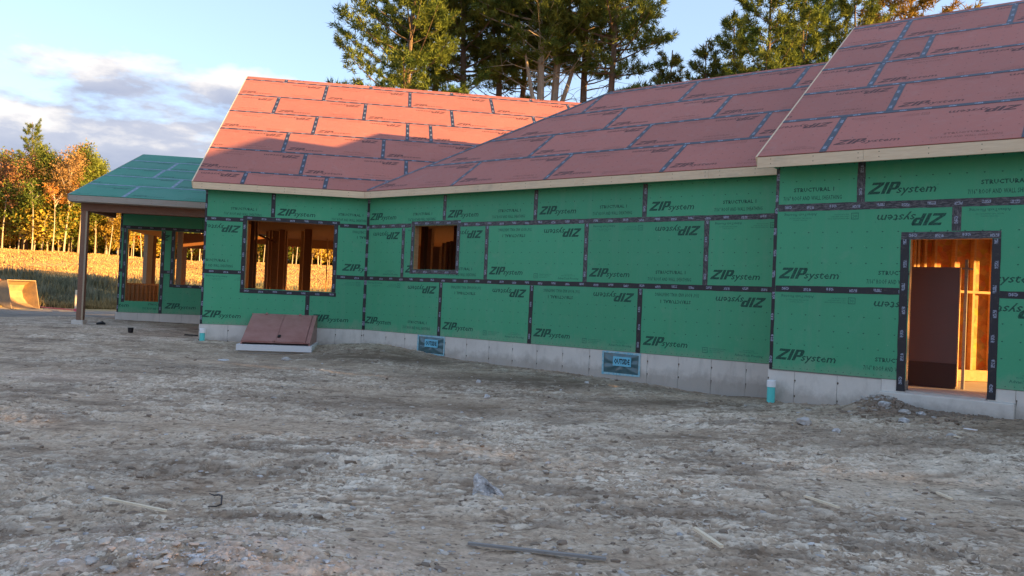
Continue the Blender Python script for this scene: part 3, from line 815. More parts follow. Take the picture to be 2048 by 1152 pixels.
# --- hidden sides, rear walls, partitions, floors and ceilings
DEP = 11.3
FAr = frame(P0 - nA * DEP, dA, nA)
rear = []
for (xa, xb, yt, yb) in ((515, 528.5, 488, 577), (576.5, 597.5, 493, 580), (623, 652.5, 497, 583), (655, 672, 498, 584)):
    u0, v1 = at_plane(FAr, xa, yt); u1, v0 = at_plane(FAr, xb, yb)
    rear.append((u0, v0, u1, v1))
uw = at_plane(FAr, 680, 500)[0]
rw = wallbox(FAr, house, 'rear_wall', -7.2, 8.0, -.13, 2.75, rear + [(-6.9, .5, -5.6, 2.2), (uw + .3, .4, uw + 1.6, 2.2)], -.02, .12, M_DARKWOOD)
tag(rw, 'dark rear stud wall with open windows on the field')
m = MB()
m.box((-3.72, 0, -5.5), (-3.58, 3.0, -.16), M_OSB)
m.build('side_wall', house, FA)
m = MB(); m.box((-3.7, -.16, -DEP), (8, -.13, -.15), M_FLOOR); m.build('floor', house, FA)
m = MB(); m.box((-3.7, 2.72, -DEP), (8, 2.76, -.15), M_CEIL); m.build('ceiling', house, FA)
part = link('interior_partition', MB().mesh('interior_partition'), house, FA)
def stud(F, u0, u1, v0, v1, w0, w1, mat=M_STUD, par=None, name='stud'):
    m = MB(); m.box((0, 0, 0), (u1 - u0, v1 - v0, w1 - w0), mat)
    return m.build(name, par or part, F @ Matrix.Translation((u0, v0, w0)))
def px_stud(xa, xb, depth, v0=-.13, v1=2.72, mat=M_DARKWOOD, F0=(P0, dA, nA), yy=520, th=.12):
    F = frame(F0[0] - F0[2] * depth, F0[1], F0[2])
    a = at_plane(F, xa, yy)[0]; b = at_plane(F, xb, yy)[0]
    stud(F, a, b, v0, v1, -th, 0, mat)
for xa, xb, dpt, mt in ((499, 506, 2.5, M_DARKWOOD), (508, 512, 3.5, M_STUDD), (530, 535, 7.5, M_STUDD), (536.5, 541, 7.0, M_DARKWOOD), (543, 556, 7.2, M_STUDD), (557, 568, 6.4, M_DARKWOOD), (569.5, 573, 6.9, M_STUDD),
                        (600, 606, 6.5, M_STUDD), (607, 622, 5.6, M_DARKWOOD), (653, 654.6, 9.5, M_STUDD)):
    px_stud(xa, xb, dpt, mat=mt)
# rear transoms above the window heads and a sloped brace
for (xa, xb, y0_, y1_) in ((576, 599, 461, 474), (628, 652, 464, 477), (656, 668, 466, 478)):
    F = frame(P0 - nA * (DEP - .16), dA, nA)
    a, t_ = at_plane(F, xa, y0_); b, b_ = at_plane(F, xb, y1_)
    stud(F, a, b, b_, t_, 0, .02, M_BROWNP2, name='transom_board')
F = frame(P0 - nA * 4.2, dA, nA)
a0 = at_plane(F, 518, 470); a1 = at_plane(F, 554, 486)
m = MB(); m.tube([(a0[0], a0[1], 0), (a1[0], a1[1], 0)], .03, M_STUDD, 4); m.build('diagonal_brace', part, F)
# middle wing interior
m = MB(); m.box((.1, -.16, -7.4), (10, -.13, -.15), M_FLOOR); m.build('floor', house, FB)
m = MB(); m.box((.3, 2.72, -7.4), (10, 2.76, -.15), M_CEIL); m.build('ceiling', house, FB)
FBi = frame(P0 - nB * 3.4, dB, nB)
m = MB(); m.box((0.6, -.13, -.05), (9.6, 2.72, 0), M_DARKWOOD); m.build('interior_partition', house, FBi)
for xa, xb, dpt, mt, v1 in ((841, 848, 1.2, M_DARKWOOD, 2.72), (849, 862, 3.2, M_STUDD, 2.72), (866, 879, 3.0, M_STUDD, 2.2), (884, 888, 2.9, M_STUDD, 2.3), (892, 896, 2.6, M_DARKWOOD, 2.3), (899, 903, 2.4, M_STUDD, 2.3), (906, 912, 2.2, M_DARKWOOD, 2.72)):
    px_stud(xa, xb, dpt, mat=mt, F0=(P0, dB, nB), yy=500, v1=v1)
# side wall of the right wing (left gable, hidden) and its room
m = MB(); m.box((10.02, -.1, -8.2), (10.16, WT, -.1405), M_OSB); m.build('side_wall', house, FC)
m = MB(); m.box((10.05, -.18, -8.2), (17.6, -.14, -.001), M_FLOOR); m.build('floor', house, FC)
m = MB(); m.box((10.2, 2.80, -8.2), (17.6, 2.84, -.15), M_CEIL); m.build('ceiling', house, FC)
# right gable of the right wing: wide openings that let the low sun in
FCs = frame(P0 + nB * 1.0 + dB * 17.6, nB * -1, dB)
wallbox(FCs, house, 'side_wall', .15, 8.2, -.14, 3.0, [(1.2, -.2, 7.6, 2.6)], -.14, 0, M_OSB)
# sheathed inner wall seen through the doorway
pc = CAM[:2] + np.array([math.sin(math.atan2(876, FPX)), math.cos(math.atan2(876, FPX))]) * 14.9
FI = frame(pc, dA, nA)
iw = MB(); iw.box((-1.3, -.14, -.03), (2.4, 2.8, 0), M_OSB); iw = iw.build('inner_wall', house, FI); tag(iw, 'strand board inner wall with studs seen through the doorway')
for xa in (1822, 1829, 1843, 1863, 1903, 1941, 1980):
    a = at_plane(FI, xa, 560)[0]
    stud(FI, a - .02, a + .02, -.05 if xa > 1900 else 1.22, 2.7, .001, .09, M_STUD, iw)
a, b = at_plane(FI, 1880, 580)[0], at_plane(FI, 2010, 590)[0]
stud(FI, a, b, at_plane(FI, 1930, 584)[1] - .02, at_plane(FI, 1930, 584)[1] + .02, .09, .093, M_STUD, iw, 'blocking')
stud(FI, -1.25, b, -.13, .05, .001, .12, M_STUD, iw, 'base_plate')
# porch room: open stud walls at the left side and rear
FDs = frame(P0 + dA * (-7.26) - nA * 12.2, nA, -dA)
kt = at_plane(FDs, 290, 567)[1]; top_ = 2.42
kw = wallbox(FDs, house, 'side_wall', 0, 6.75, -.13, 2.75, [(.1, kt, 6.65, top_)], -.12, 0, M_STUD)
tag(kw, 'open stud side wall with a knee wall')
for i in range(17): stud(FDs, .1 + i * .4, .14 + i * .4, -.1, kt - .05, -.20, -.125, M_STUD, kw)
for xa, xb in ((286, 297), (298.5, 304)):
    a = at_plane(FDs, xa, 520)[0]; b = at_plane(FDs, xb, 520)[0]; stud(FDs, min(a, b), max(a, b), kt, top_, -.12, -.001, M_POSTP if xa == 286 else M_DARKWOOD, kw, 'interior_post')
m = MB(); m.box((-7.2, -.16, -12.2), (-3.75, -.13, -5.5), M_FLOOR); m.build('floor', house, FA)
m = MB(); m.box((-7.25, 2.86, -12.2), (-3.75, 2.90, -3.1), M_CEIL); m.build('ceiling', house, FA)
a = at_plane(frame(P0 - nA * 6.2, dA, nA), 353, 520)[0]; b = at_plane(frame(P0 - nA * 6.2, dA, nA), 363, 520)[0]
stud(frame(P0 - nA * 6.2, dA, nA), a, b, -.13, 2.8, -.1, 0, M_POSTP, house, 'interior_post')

# --- foundation
fo = link('foundation', MB().mesh('foundation'), house, FA)
def conc(F, u0, u1, v0, v1, w1=0.004, step=.61, start=None, ties=True):
    xs_ = [u0]; x = (start if start is not None else u0 + step)
    while x < u1 - .05: xs_.append(x); x += step
    xs_.append(u1)
    for a, b in zip(xs_[:-1], xs_[1:]):
        m = MB(); g = .0025; w = b - a; h = v1 - v0
        m.prism([(g, 0), (w - g, 0), (w - g, h), (g, h)], -.2, w1 + random.uniform(-.0015, .0015), M_CONC)
        if ties:
            for (tx, ty) in ((.012, h - .13), (.012, h - .13 - .24)):
                if ty < .05: continue
                n = 7; rr_ = random.uniform(.010, .017); ty += random.uniform(-.01, .01)
                m.face([(tx + rr_ * .8 * math.cos(k * 2 * math.pi / n), ty + rr_ * 1.1 * math.sin(k * 2 * math.pi / n)) for k in range(n)], w1 + .003, M_RUST)
                m.face([(tx - .004, ty - .07 * random.random() - .02), (tx + .004, ty - .02), (tx + .003, ty), (tx - .004, ty)], w1 + .0025, M_RUST)
        m.build('concrete_panel', fo, F @ Matrix.Translation((a, v0, 0)))
    m = MB(); m.box((u0, v0, -.2), (u1, v1 - .002, w1 - .006), M_SHADOWGAP); m.build('joint_backing', fo, F)
conc(FA, -3.74, 0.0, -1.0, -.004, start=-3.1)
conc(FB, 0, 10.2, -1.0, -.004, start=.75)
conc(FC, 10.0, 11.6, -1.1, -.004, start=10.4)
conc(FC, 13.2, 17.6, -1.1, -.004)
conc(FC, 11.6, 11.908, -.165, -.004, ties=False); conc(FC, 12.885, 13.2, -.165, -.004, ties=False)
conc(FD, -7.3, -3.9, -.8, -.004, ties=False)
m = MB(); m.box((11.6, -1.1, -.25), (13.2, -.165, .16), M_CONC)
o = m.build('concrete_doorstep', house, FC)
bv = o.modifiers.new('bevel', 'BEVEL'); bv.width = .012; bv.segments = 2
m = MB(); m.box((11.93, -.165, -.3), (12.87, -.138, .03), M_FLOOR); m.build('door_sill', house, FC)
m = MB(); m.box((10.03, -.012, .004), (11.6, -.004, .012), M_GREYB); m.build('sill_flashing', house, FC)
# --- vents covered in film, marked OUTSIDE
def vent(u0, u1, v0, v1, txt=True):
    g = link('foundation_vent', MB().mesh('foundation_vent'), house, FB)
    w, h = u1 - u0, v1 - v0
    M = FB @ Matrix.Translation((u0, v0, .006))
    nx, ny = 26, 16; vs_ = []; fs = []
    for j in range(ny + 1):
        for i in range(nx + 1):
            x, y = i / nx, j / ny
            dx, dy = x - .52, y - .5; rd = math.hypot(dx, dy * .7); an = math.atan2(dy, dx)
            z = .016 * math.sin(an * 7 + 3 * rd) * min(1, rd * 4) * min(1, 6 * min(x, 1 - x, y, 1 - y)) + .022 * min(1, 5 * min(x, 1 - x, y, 1 - y)) + random.uniform(-.001, .001)
            vs_.append((.03 + x * (w - .06), .03 + y * (h - .06), z))
    for j in range(ny):
        for i in range(nx):
            a = j * (nx + 1) + i; fs.append((a, a + 1, a + nx + 2, a + nx + 1))
    m = MB(); m.add(vs_, fs, M_VFILM); m.build('plastic_film', g, M, smooth=True)
    for (a, b, c, d) in ((0, 0, w, .035), (0, h - .035, w, h), (0, .035, .035, h - .035), (w - .035, .035, w, h - .035)):
        m = MB(); n = 8; jag = lambda: random.uniform(-.006, .006)
        m.prism([(a + jag(), b + jag()), (c + jag(), b + jag()), (c + jag(), d + jag()), (a + jag(), d + jag())], .004 + random.uniform(0, .001), .009, M_VTAPE); m.build('edge_tape', g, M)
    lx0, lx1, ly0, ly1 = w * .31, w * .78, h * .40, h * .80
    m = MB(); m.box((lx0, ly0, .030), (lx1, ly1, .040), M_VLABEL)
    for t in fit(text_tris('OUTSIDE', 1, 0, .035), (lx1 - lx0) * .86, (ly1 - ly0) * .60, lx0 + (lx1 - lx0) * .07, ly0 + (ly1 - ly0) * .20): m.face(t, .0412, M_VINK)
    m.build('outside_label', g, M)
    return g
tag(vent(6.53, 7.33, -.445, -.01), 'foundation vent sealed with dark film, the larger one further right')
tag(vent(1.77, 2.58, -.43, -.005), 'foundation vent sealed with film below the small window')

# --- roofs
HF = .155
def roof_group(label):
    r_ = link('roof', MB().mesh('roof'), house, RA); tag(r_, label); return r_
def seam_rows(F, par, rows, mats, planes, tmat, xlim, first=None):
    """rows: list of (v0, v1, [seams], kinds)"""
    for v0, v1, sm, orgv in rows:
        e = [xlim[0]] + sm + [xlim[1]]
        for i in range(len(e) - 1):
            a, b = e[i], e[i + 1]
            if b - a < .05: continue
            if i == 0: org = b - 2.44
            else: org = a
            k = 2 if (i + int(v0)) % 3 else 1
            board(F, 'roof_board', par, a, v0, b, v1, mats, k, (org, orgv), (), planes)
        for x in sm:
            lo, hi = v0 + (.05 if v0 > .1 else 0), v1 - .05
            ok = all(a * x + b * (lo + .02) <= c and a * x + b * hi <= c for a, b, c in planes)
            if ok and xlim[0] < x < xlim[1]: tape(F, par, (x, lo), (x, hi), .095, tmat)
# roof A: clip at the valley where the middle wing's hip plane rises (s < 2.41 t)
rA = roof_group('orange red boarded roof of the left wing, upper part in sun')
KV = 2.414 * math.cos(PIT)
plA = [(1.0, -KV, -OV * 0 + .35)]
XA0, XA1, UA = -3.96, 9.5, 7.05
vA = [0, .62, 1.86, 3.08, 4.30, 5.54, 6.78, UA]
smA = [[-2.885, -1.035], [-1.66, .83], [-2.24, .23], [-1.635, .84, 1.48], [-2.83, -.38, 2.11, 4.55], [-1.60, .88, 3.365, 5.8], [-2.82, -.31, 2.16, 4.65]]
seam_rows(RA, rA, [(vA[i], vA[i + 1], smA[i], vA[i] if i else -.60) for i in range(7)], GR_, plA, M_TAPER, (XA0, XA1))
for v in vA[1:-1]:
    tape(RA, rA, (XA0, v), (min(XA1, KV * v + .3), v), .075, M_TAPER, lift=.0137)
def deck(F, poly, par, th=.12):
    m = MB(); m.prism(poly, -th, -.003, M_CEIL); m.build('roof_deck', par, F)
deck(RA, [(XA0 + .02, .02), (.1, .02), (KV * UA * .6, UA * .6), (XA1, UA), (XA0 + .02, UA)], rA)
# back slope of A
RAb = frame(P0 + nA * (OV - 2 * UA * math.cos(PIT)), -dA, -nA, ZT, PIT)
m = MB(); m.prism([(-XA1, 0), (-XA0, 0), (-XA0, UA), (-XA1, UA)], -.1, .011, M_RED); m.build('rear_slope', rA, RAb)
m = MB(); m.prism([(0, 0), (2 * UA * math.cos(PIT), 0), (UA * math.cos(PIT), UA * math.sin(PIT))], 0, .05, M_GREEN)
m.build('gable_end', rA, frame(P0 + nA * OV - dA * 3.77, -nA, -dA, ZT - .12))
for a, b in ((XA0, -.9), (-.898, -.11)):
    pass
def fascia(F0, d_, n_, z, u0, u1, par, cuts, h=HF, t=.038, m_=None):
    e = [u0] + [c for c in cuts if u0 < c < u1] + [u1]
    F = frame(F0, d_, n_, z)
    for a, b in zip(e[:-1], e[1:]):
        m = MB(); hh = h + random.uniform(-.002, .002)
        m.box((0, -hh, 0), (b - a - .003, -.004, t), m_ or M_FASCIA)
        # nail heads
        k = .2
        while k < b - a:
            for yy in (-.04, -.11): m.face([(k + .007 * math.cos(q), yy + random.uniform(-.01, .01) * 0 + .007 * math.sin(q)) for q in [i * math.pi / 3 for i in range(6)]], t + .0006, M_RUST)
            k += .61
        m.build('fascia_board', par, F @ Matrix.Translation((a, 0, 0)))
kk = math.tan(math.pi / 8)
fascia(P0 + nA * (OV - .038), dA, nA, ZT, XA0, -(OV) * kk, rA, [-1.9])
# soffits
m = MB(); m.prism([(-3.96, .0), (0, 0), (0, OV - .042), (-3.96, OV - .042)], 0, .02, M_GREEN); m.build('soffit', rA, Matrix(((dA[0], nA[0], 0, P0[0]), (dA[1], nA[1], 0, P0[1]), (0, 0, -1, WT - .002), (0, 0, 0, 1))))
def rake(F, u, v0, v1, par, side=-1, h=.15):
    m = MB(); m.box((u - .03 if side < 0 else u, v0, -h), (u if side < 0 else u + .03, v1, .006), M_FASCIA); m.build('rake_board', par, F)
rake(RA, XA0, 0, UA, rA)
# roof B: hip at its left end
rB = roof_group('shaded red boarded hip roof of the middle wing')
UB = 5.04; CPB = math.cos(PIT)
plB = [(-1.0, CPB, -.08)]            # u >= v cos(pitch) : the hip line
XB1 = 10.6
vB = [0, 1.22, 2.44, 3.66, 4.88, UB]
smB = [[.35, 2.79, 5.21, 7.71, 10.15], [1.64, 4.05, 6.46, 8.94], [2.90, 5.31, 7.77, 10.2], [4.10, 6.56, 9.0], [5.4, 7.8]]
seam_rows(RB, rB, [(vB[i], vB[i + 1], smB[i], vB[i]) for i in range(5)], GR_, plB, M_TAPER, (-.2, XB1))
for v in vB[1:-1]: tape(RB, rB, (v * CPB + .12, v), (XB1, v), .095, M_TAPER, lift=.0137)
tape(RB, rB, (.16, .04), (UB * CPB + .10, UB - .03), .12, M_TAPER, lift=.015, name='hip_tape')
deck(RB, [(.12, .02), (XB1, .02), (XB1, UB), (UB * CPB + .1, UB)], rB)
RBb = frame(P0 + nB * (OV - 2 * UB * CPB), -dB, -nB, ZT, PIT)
m = MB(); m.prism([(-XB1, 0), (-.1, 0), (-UB * CPB, UB), (-XB1, UB)], -.1, .011, M_RED); m.build('rear_slope', rB, RBb)
RBh = frame(P0 + nB * OV + dB * .06, -nB, -dB, ZT, PIT)
m = MB(); m.prism([(.1, 0), (2 * UB * CPB - .1, 0), (UB * CPB, UB)], -.06, .008, M_RED); m.build('hip_slope', rB, RBh)
fascia(P0 + nB * (OV - .038), dB, nB, ZT, OV * kk * -1 + OV * kk * 2 - .0, 10.3, rB, [1.5, 5.9, 8.6])
fo_fix = None
m = MB(); m.prism([(0, 0), (10.3, 0), (10.3, OV - .042), (0, OV - .042)], 0, .02, M_GREEN); m.build('soffit', rB, Matrix(((dB[0], nB[0], 0, P0[0]), (dB[1], nB[1], 0, P0[1]), (0, 0, -1, WT - .002), (0, 0, 0, 1))))
# roof C
rC = roof_group('red boarded roof of the right wing nearest the camera')
XC0, XC1, UC, uC0 = 10.02 - .16, 18.0, 6.39, 1.34
vC = [0, uC0, uC0 + 1.22, uC0 + 2.44, uC0 + 3.66, uC0 + 4.88, UC]
smC = [[10.80, 13.24, 15.7], [11.42, 13.86, 16.3], [10.90, 13.1, 15.5], [10.90, 11.49, 13.93, 16.3], [10.92, 12.64, 15.08], [12.0, 14.4]]
seam_rows(RC, rC, [(vC[i], vC[i + 1], smC[i], vC[i] if i else .06) for i in range(6)], GR_, [], M_TAPER, (XC0, XC1))
for v in vC[1:-1]: tape(RC, rC, (XC0, v), (XC1, v), .095, M_TAPER, lift=.0137)
deck(RC, [(XC0 + .02, .02), (XC1, .02), (XC1, UC), (XC0 + .02, UC)], rC)
RCb = frame(P0 + nB * (1.0 + OC - 2 * UC * math.cos(PC)), -dB, -nB, ZC, PC)
m = MB(); m.prism([(-XC1, 0), (-XC0, 0), (-XC0, UC), (-XC1, UC)], -.1, .011, M_RED); m.build('rear_slope', rC, RCb)
for q, sgn in ((10.06, -1), (17.62, 1)):
    m = MB(); m.prism([(0, 0), (2 * UC * math.cos(PC), 0), (UC * math.cos(PC), UC * math.sin(PC))], 0, .05, M_GREEN)
    m.build('gable_end', rC, frame(P0 + nB * (1.0 + OC) + dB * q, -nB, -dB, ZC - .12))
fascia(P0 + nB * (1.0 + OC - .038), dB, nB, ZC, XC0, XC1, rC, [11.35, 13.8], h=.165)
m = MB(); m.prism([(XC0, 0), (XC1, 0), (XC1, OC - .042), (XC0, OC - .042)], 0, .02, M_GREEN)
P1 = P0 + nB
m.build('soffit', rC, Matrix(((dB[0], nB[0], 0, P1[0]), (dB[1], nB[1], 0, P1[1]), (0, 0, -1, WT - .022), (0, 0, 0, 1))))
rake(RC, XC0, 0, UC, rC)
# roof D over the porch
rD = roof_group('low green boarded porch roof in shade')
XD0, XD1, UD = -7.72, -3.8, 6.2
vD = [0, 1.36, 2.58, 3.80, 5.02, UD]
smD = [[-5.9], [-5.0], [-5.5], [-4.7], [-5.2]]
for i in range(5): 
    q = [at_plane(RD, *p)[0] for p in (((265, 383)), ((357, 367)), ((320, 348)), ((365, 322)), ((300, 312)))]
smD = [[q[0]], [q[1]], [q[2]], [q[3]], []]
seam_rows(RD, rD, [(vD[i], vD[i + 1], smD[i], vD[i]) for i in range(5)], GT, [], M_TAPET, (XD0, XD1))
for v in vD[1:-1]: tape(RD, rD, (XD0, v), (XD1, v), .095, M_TAPET, lift=.0137)
deck(RD, [(XD0 + .02, .02), (XD1, .02), (XD1, UD), (XD0 + .02, UD)], rD)
RDb = frame(P0 + nA * (OD - 2 * UD * math.cos(PD)), -dA, -nA, ZD, PD)
m = MB(); m.prism([(-XD1, 0), (-XD0, 0), (-XD0, UD), (-XD1, UD)], -.1, .011, M_TEALROOF); m.build('rear_slope', rD, RDb)
M_FASCG = wood_mat('greyish_fascia', (.40, .36, .31), (.33, .28, .23))
fascia(P0 + nA * (OD - .038), dA, nA, ZD, XD0, XD1, rD, [], m_=M_FASCG)
m = MB(); m.box((XD0 - .03, 0, -.15), (XD0, UD, .006), M_FASCG); m.build('rake_board', rD, RD)
FP = frame(P0 - nA * 3.0, dA, nA)
m = MB(); m.box((XD0, 2.905, -3.16), (XD1, 2.915, -2.74), M_FASCG); m.build('soffit', rD, FA)
PH, PL = 2.93, 2.70
def pbeam(a, b, mat, name):
    m = MB(); m.box(a, b, mat); o = m.build(name, house, FP); return o
tag(pbeam((-7.52, PL, -.15), (-3.8, PH, 0), M_BEAM, 'porch_beam'), 'brown beam along the front of the porch')
pbeam((-7.52, PL + .02, -2.25), (-7.38, PH, -.16), M_BEAM, 'porch_beam')
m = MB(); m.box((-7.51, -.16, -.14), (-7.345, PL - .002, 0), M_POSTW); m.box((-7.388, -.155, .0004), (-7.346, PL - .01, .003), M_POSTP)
tag(m.build('porch_post', house, FP), 'square brown post under the porch corner')
m = MB(); m.box((-7.60, -.8, -.22), (-7.32, -.163, .06), M_CONC); o = m.build('post_footing', house, FP)

# --- cellar bulkhead
bk = link('cellar_bulkhead', MB().mesh('cellar_bulkhead'), house, FA); tag(bk, 'sloping brown red steel cellar doors on a white sill')
BW0, BW1, BZ, BE, BQ = -2.53, -1.08, .27, 1.50, -.33
def hexa(m, pts, mat):
    m.add(pts, [(0, 1, 2, 3), (7, 6, 5, 4), (0, 4, 5, 1), (1, 5, 6, 2), (2, 6, 7, 3), (3, 7, 4, 0)], mat)
for u in (BW0, BW1 - .03):
    m = MB(); pr = [(BZ, .013), (BQ, .013), (BQ, BE - .02), (BQ + .05, BE - .02), (BZ, .16)]
    vs_ = [(u, a, b) for a, b in pr] + [(u + .03, a, b) for a, b in pr]; n = len(pr)
    m.add(vs_, [tuple(range(n - 1, -1, -1)), tuple(range(n, 2 * n))] + [(i, (i + 1) % n, n + (i + 1) % n, n + i) for i in range(n)], M_BULK)
    m.build('side_panel', bk, FA)
m = MB(); m.box((BW0 - .04, BQ - .45, .02), (BW1 + .03, BQ - .135, BE), M_CONC); m.build('concrete_curb', bk, FA)
m = MB(); m.box((BW0 - .07, BQ - .13, .013), (BW1 + .05, BQ - .002, BE + .08), M_BULKW); o = m.build('white_sill', bk, FA)
m = MB(); m.box((BW0 - .01, BZ - .01, .013), (BW1 + .01, BZ + .02, .17), M_BULK); m.build('header_plate', bk, FA)
def slope(u0, u1, a, b, lift, th, name, mat, par=bk):
    """plate lying on the slope between wall top and sill; a, b are fractions down the slope"""
    p0 = (BZ, .15); p1 = (BQ + .04, BE)
    dz, dw = p1[0] - p0[0], p1[1] - p0[1]; L = math.hypot(dz, dw); nz, nw = dw / L, -dz / L
    def P(t, l): return (p0[0] + dz * t + nz * l, p0[1] + dw * t + nw * l)
    m = MB(); q = [P(a, lift), P(b, lift), P(b, lift + th), P(a, lift + th)]
    hexa(m, [(u0, *q[0]), (u0, *q[1]), (u0, *q[2]), (u0, *q[3]), (u1, *q[0]), (u1, *q[1]), (u1, *q[2]), (u1, *q[3])], mat)
    return m.build(name, par, FA)
mid = (BW0 + BW1) / 2 - .02
slope(BW0, BW1, 0, 1, 0, .006, 'frame', M_BULK)
slope(BW0 + .02, mid - .012, .02, .985, .010, .022, 'door_leaf', M_BULK); slope(mid + .012, BW1 - .10, .02, .985, .010, .022, 'door_leaf', M_BULK)
slope(mid - .035, mid + .02, .03, .98, .033, .012, 'astragal_strip', M_BULK)
slope(BW1 - .085, BW1 - .0, .0, 1.0, .008, .02, 'side_rail', M_BULK)
slope(mid + .04, mid + .10, .80, .86, .034, .03, 'handle', M_HANDLE)
for u in (BW0 + .3, BW1 - .4): slope(u, u + .05, .0, .05, .033, .02, 'hinge', M_BULK)

# ------------------------------------------------------------------ small things near the house
def pipe(F, u, w, top, label, bot=-.75):
    X_ = F @ Vector((u, 0, w)); t = empty('drain_pipe', (X_.x, X_.y, bot))
    tag(t, label, 'pipe')
    m = MB(); m.tube([(X_.x, X_.y, bot), (X_.x, X_.y, top - .07)], .058, M_TEAL, 20); m.build('pipe_body', t, smooth=False)
    m = MB(); m.tube([(X_.x, X_.y, top - .10), (X_.x, X_.y, top - .012), (X_.x, X_.y, top)], [.066, .066, .06], M_WHITE, 20); m.build('pipe_cap', t)
pipe(FC, 10.10, .12, -.16, 'teal plastic pipe stub with white cap where the long wall meets the doorway wall')
pipe(FA, -3.62, .16, -.10, 'teal plastic pipe stub with white cap at the corner left of the cellar doors')
# brown sheet leaning inside the doorway
FK = frame(P0 + nB * .0, dB, nB)
t = empty('brown_panel', tuple((FK @ Vector((12.6, -.14, -.02)))[:])); tag(t, 'large dark brown panel standing upright just inside the open doorway', 'panel')
a = at_plane(FK, 1800, 640)[0]; b = at_plane(FK, 1916, 640)[0]; yt = at_plane(FK, 1860, 534)[1]; ym = at_plane(FK, 1860, 724)[1]
m = MB(); m.box((a - .3, ym, -.04), (b, yt, 0), M_BROWNP); m.build('sheet', t, FK)
m = MB(); m.box((a - .3, -.136, -.05), (b - .005, ym - .002, .01), M_BROWNP2); m.build('base_board', t, FK)
m = MB(); m.box((b + .001, -.10, -.045), (b + .016, yt, .012), M_STUD); m.build('edge_strip', t, FK)
FK2 = frame(P0 - nB * .1, dB, nB)
t2 = empty('clamp_post', tuple((FK2 @ Vector((b + .05, -.14, 0)))[:])); tag(t2, 'narrow grey upright post with a side peg behind the brown panel', 'post')
m = MB(); m.box((b + .05, -.138, -.05), (b + .09, at_plane(FK2, 1922, 519)[1], -.01), M_GREYB); m.build('upright', t2, FK2)
z_ = at_plane(FK2, 1930, 537)[1]
m = MB(); m.tube([(b + .02, z_, -.005), (b + .16, z_ - .01, .01)], .014, M_GREYB, 6); m.build('peg', t2, FK2)

# ------------------------------------------------------------------ trees
def tri_mesh(name, V, tone, mat):
    """V: (n, 3, 3) triangles"""
    n = len(V); me = bpy.data.meshes.new(name)
    me.vertices.add(n * 3); me.vertices.foreach_set('co', V.reshape(-1).astype(np.float32))
    me.loops.add(n * 3); me.loops.foreach_set('vertex_index', np.arange(n * 3, dtype=np.int32))
    me.polygons.add(n); me.polygons.foreach_set('loop_start', np.arange(0, n * 3, 3, dtype=np.int32)); me.polygons.foreach_set('loop_total', np.full(n, 3, dtype=np.int32))
    me.update(calc_edges=True)
    t = me.attributes.new('tone', 'FLOAT', 'POINT'); t.data.foreach_set('value', np.repeat(tone, 3).astype(np.float32))
    me.materials.append(mat); return me
def blades(C_, dirs, length, width, rg):
    n = len(C_)
    side = np.cross(dirs, rg.normal(size=(n, 3))); side /= np.linalg.norm(side, axis=1)[:, None] + 1e-9
    L = (length * rg.uniform(.7, 1.3, n))[:, None]; W = (width * rg.uniform(.7, 1.3, n))[:, None]
    return np.stack([C_ - side * W, C_ + side * W, C_ + dirs * L], 1)
def leaves(C_, size, rg):
    n = len(C_); a = rg.normal(size=(n, 3)); a /= np.linalg.norm(a, axis=1)[:, None]
    b = np.cross(a, rg.normal(size=(n, 3))); b /= np.linalg.norm(b, axis=1)[:, None] + 1e-9
    s_ = (size * rg.uniform(.6, 1.4, n))[:, None]
    return np.stack([C_ - a * s_ * .5, C_ + b * s_ * .55, C_ + a * s_ * .5], 1)
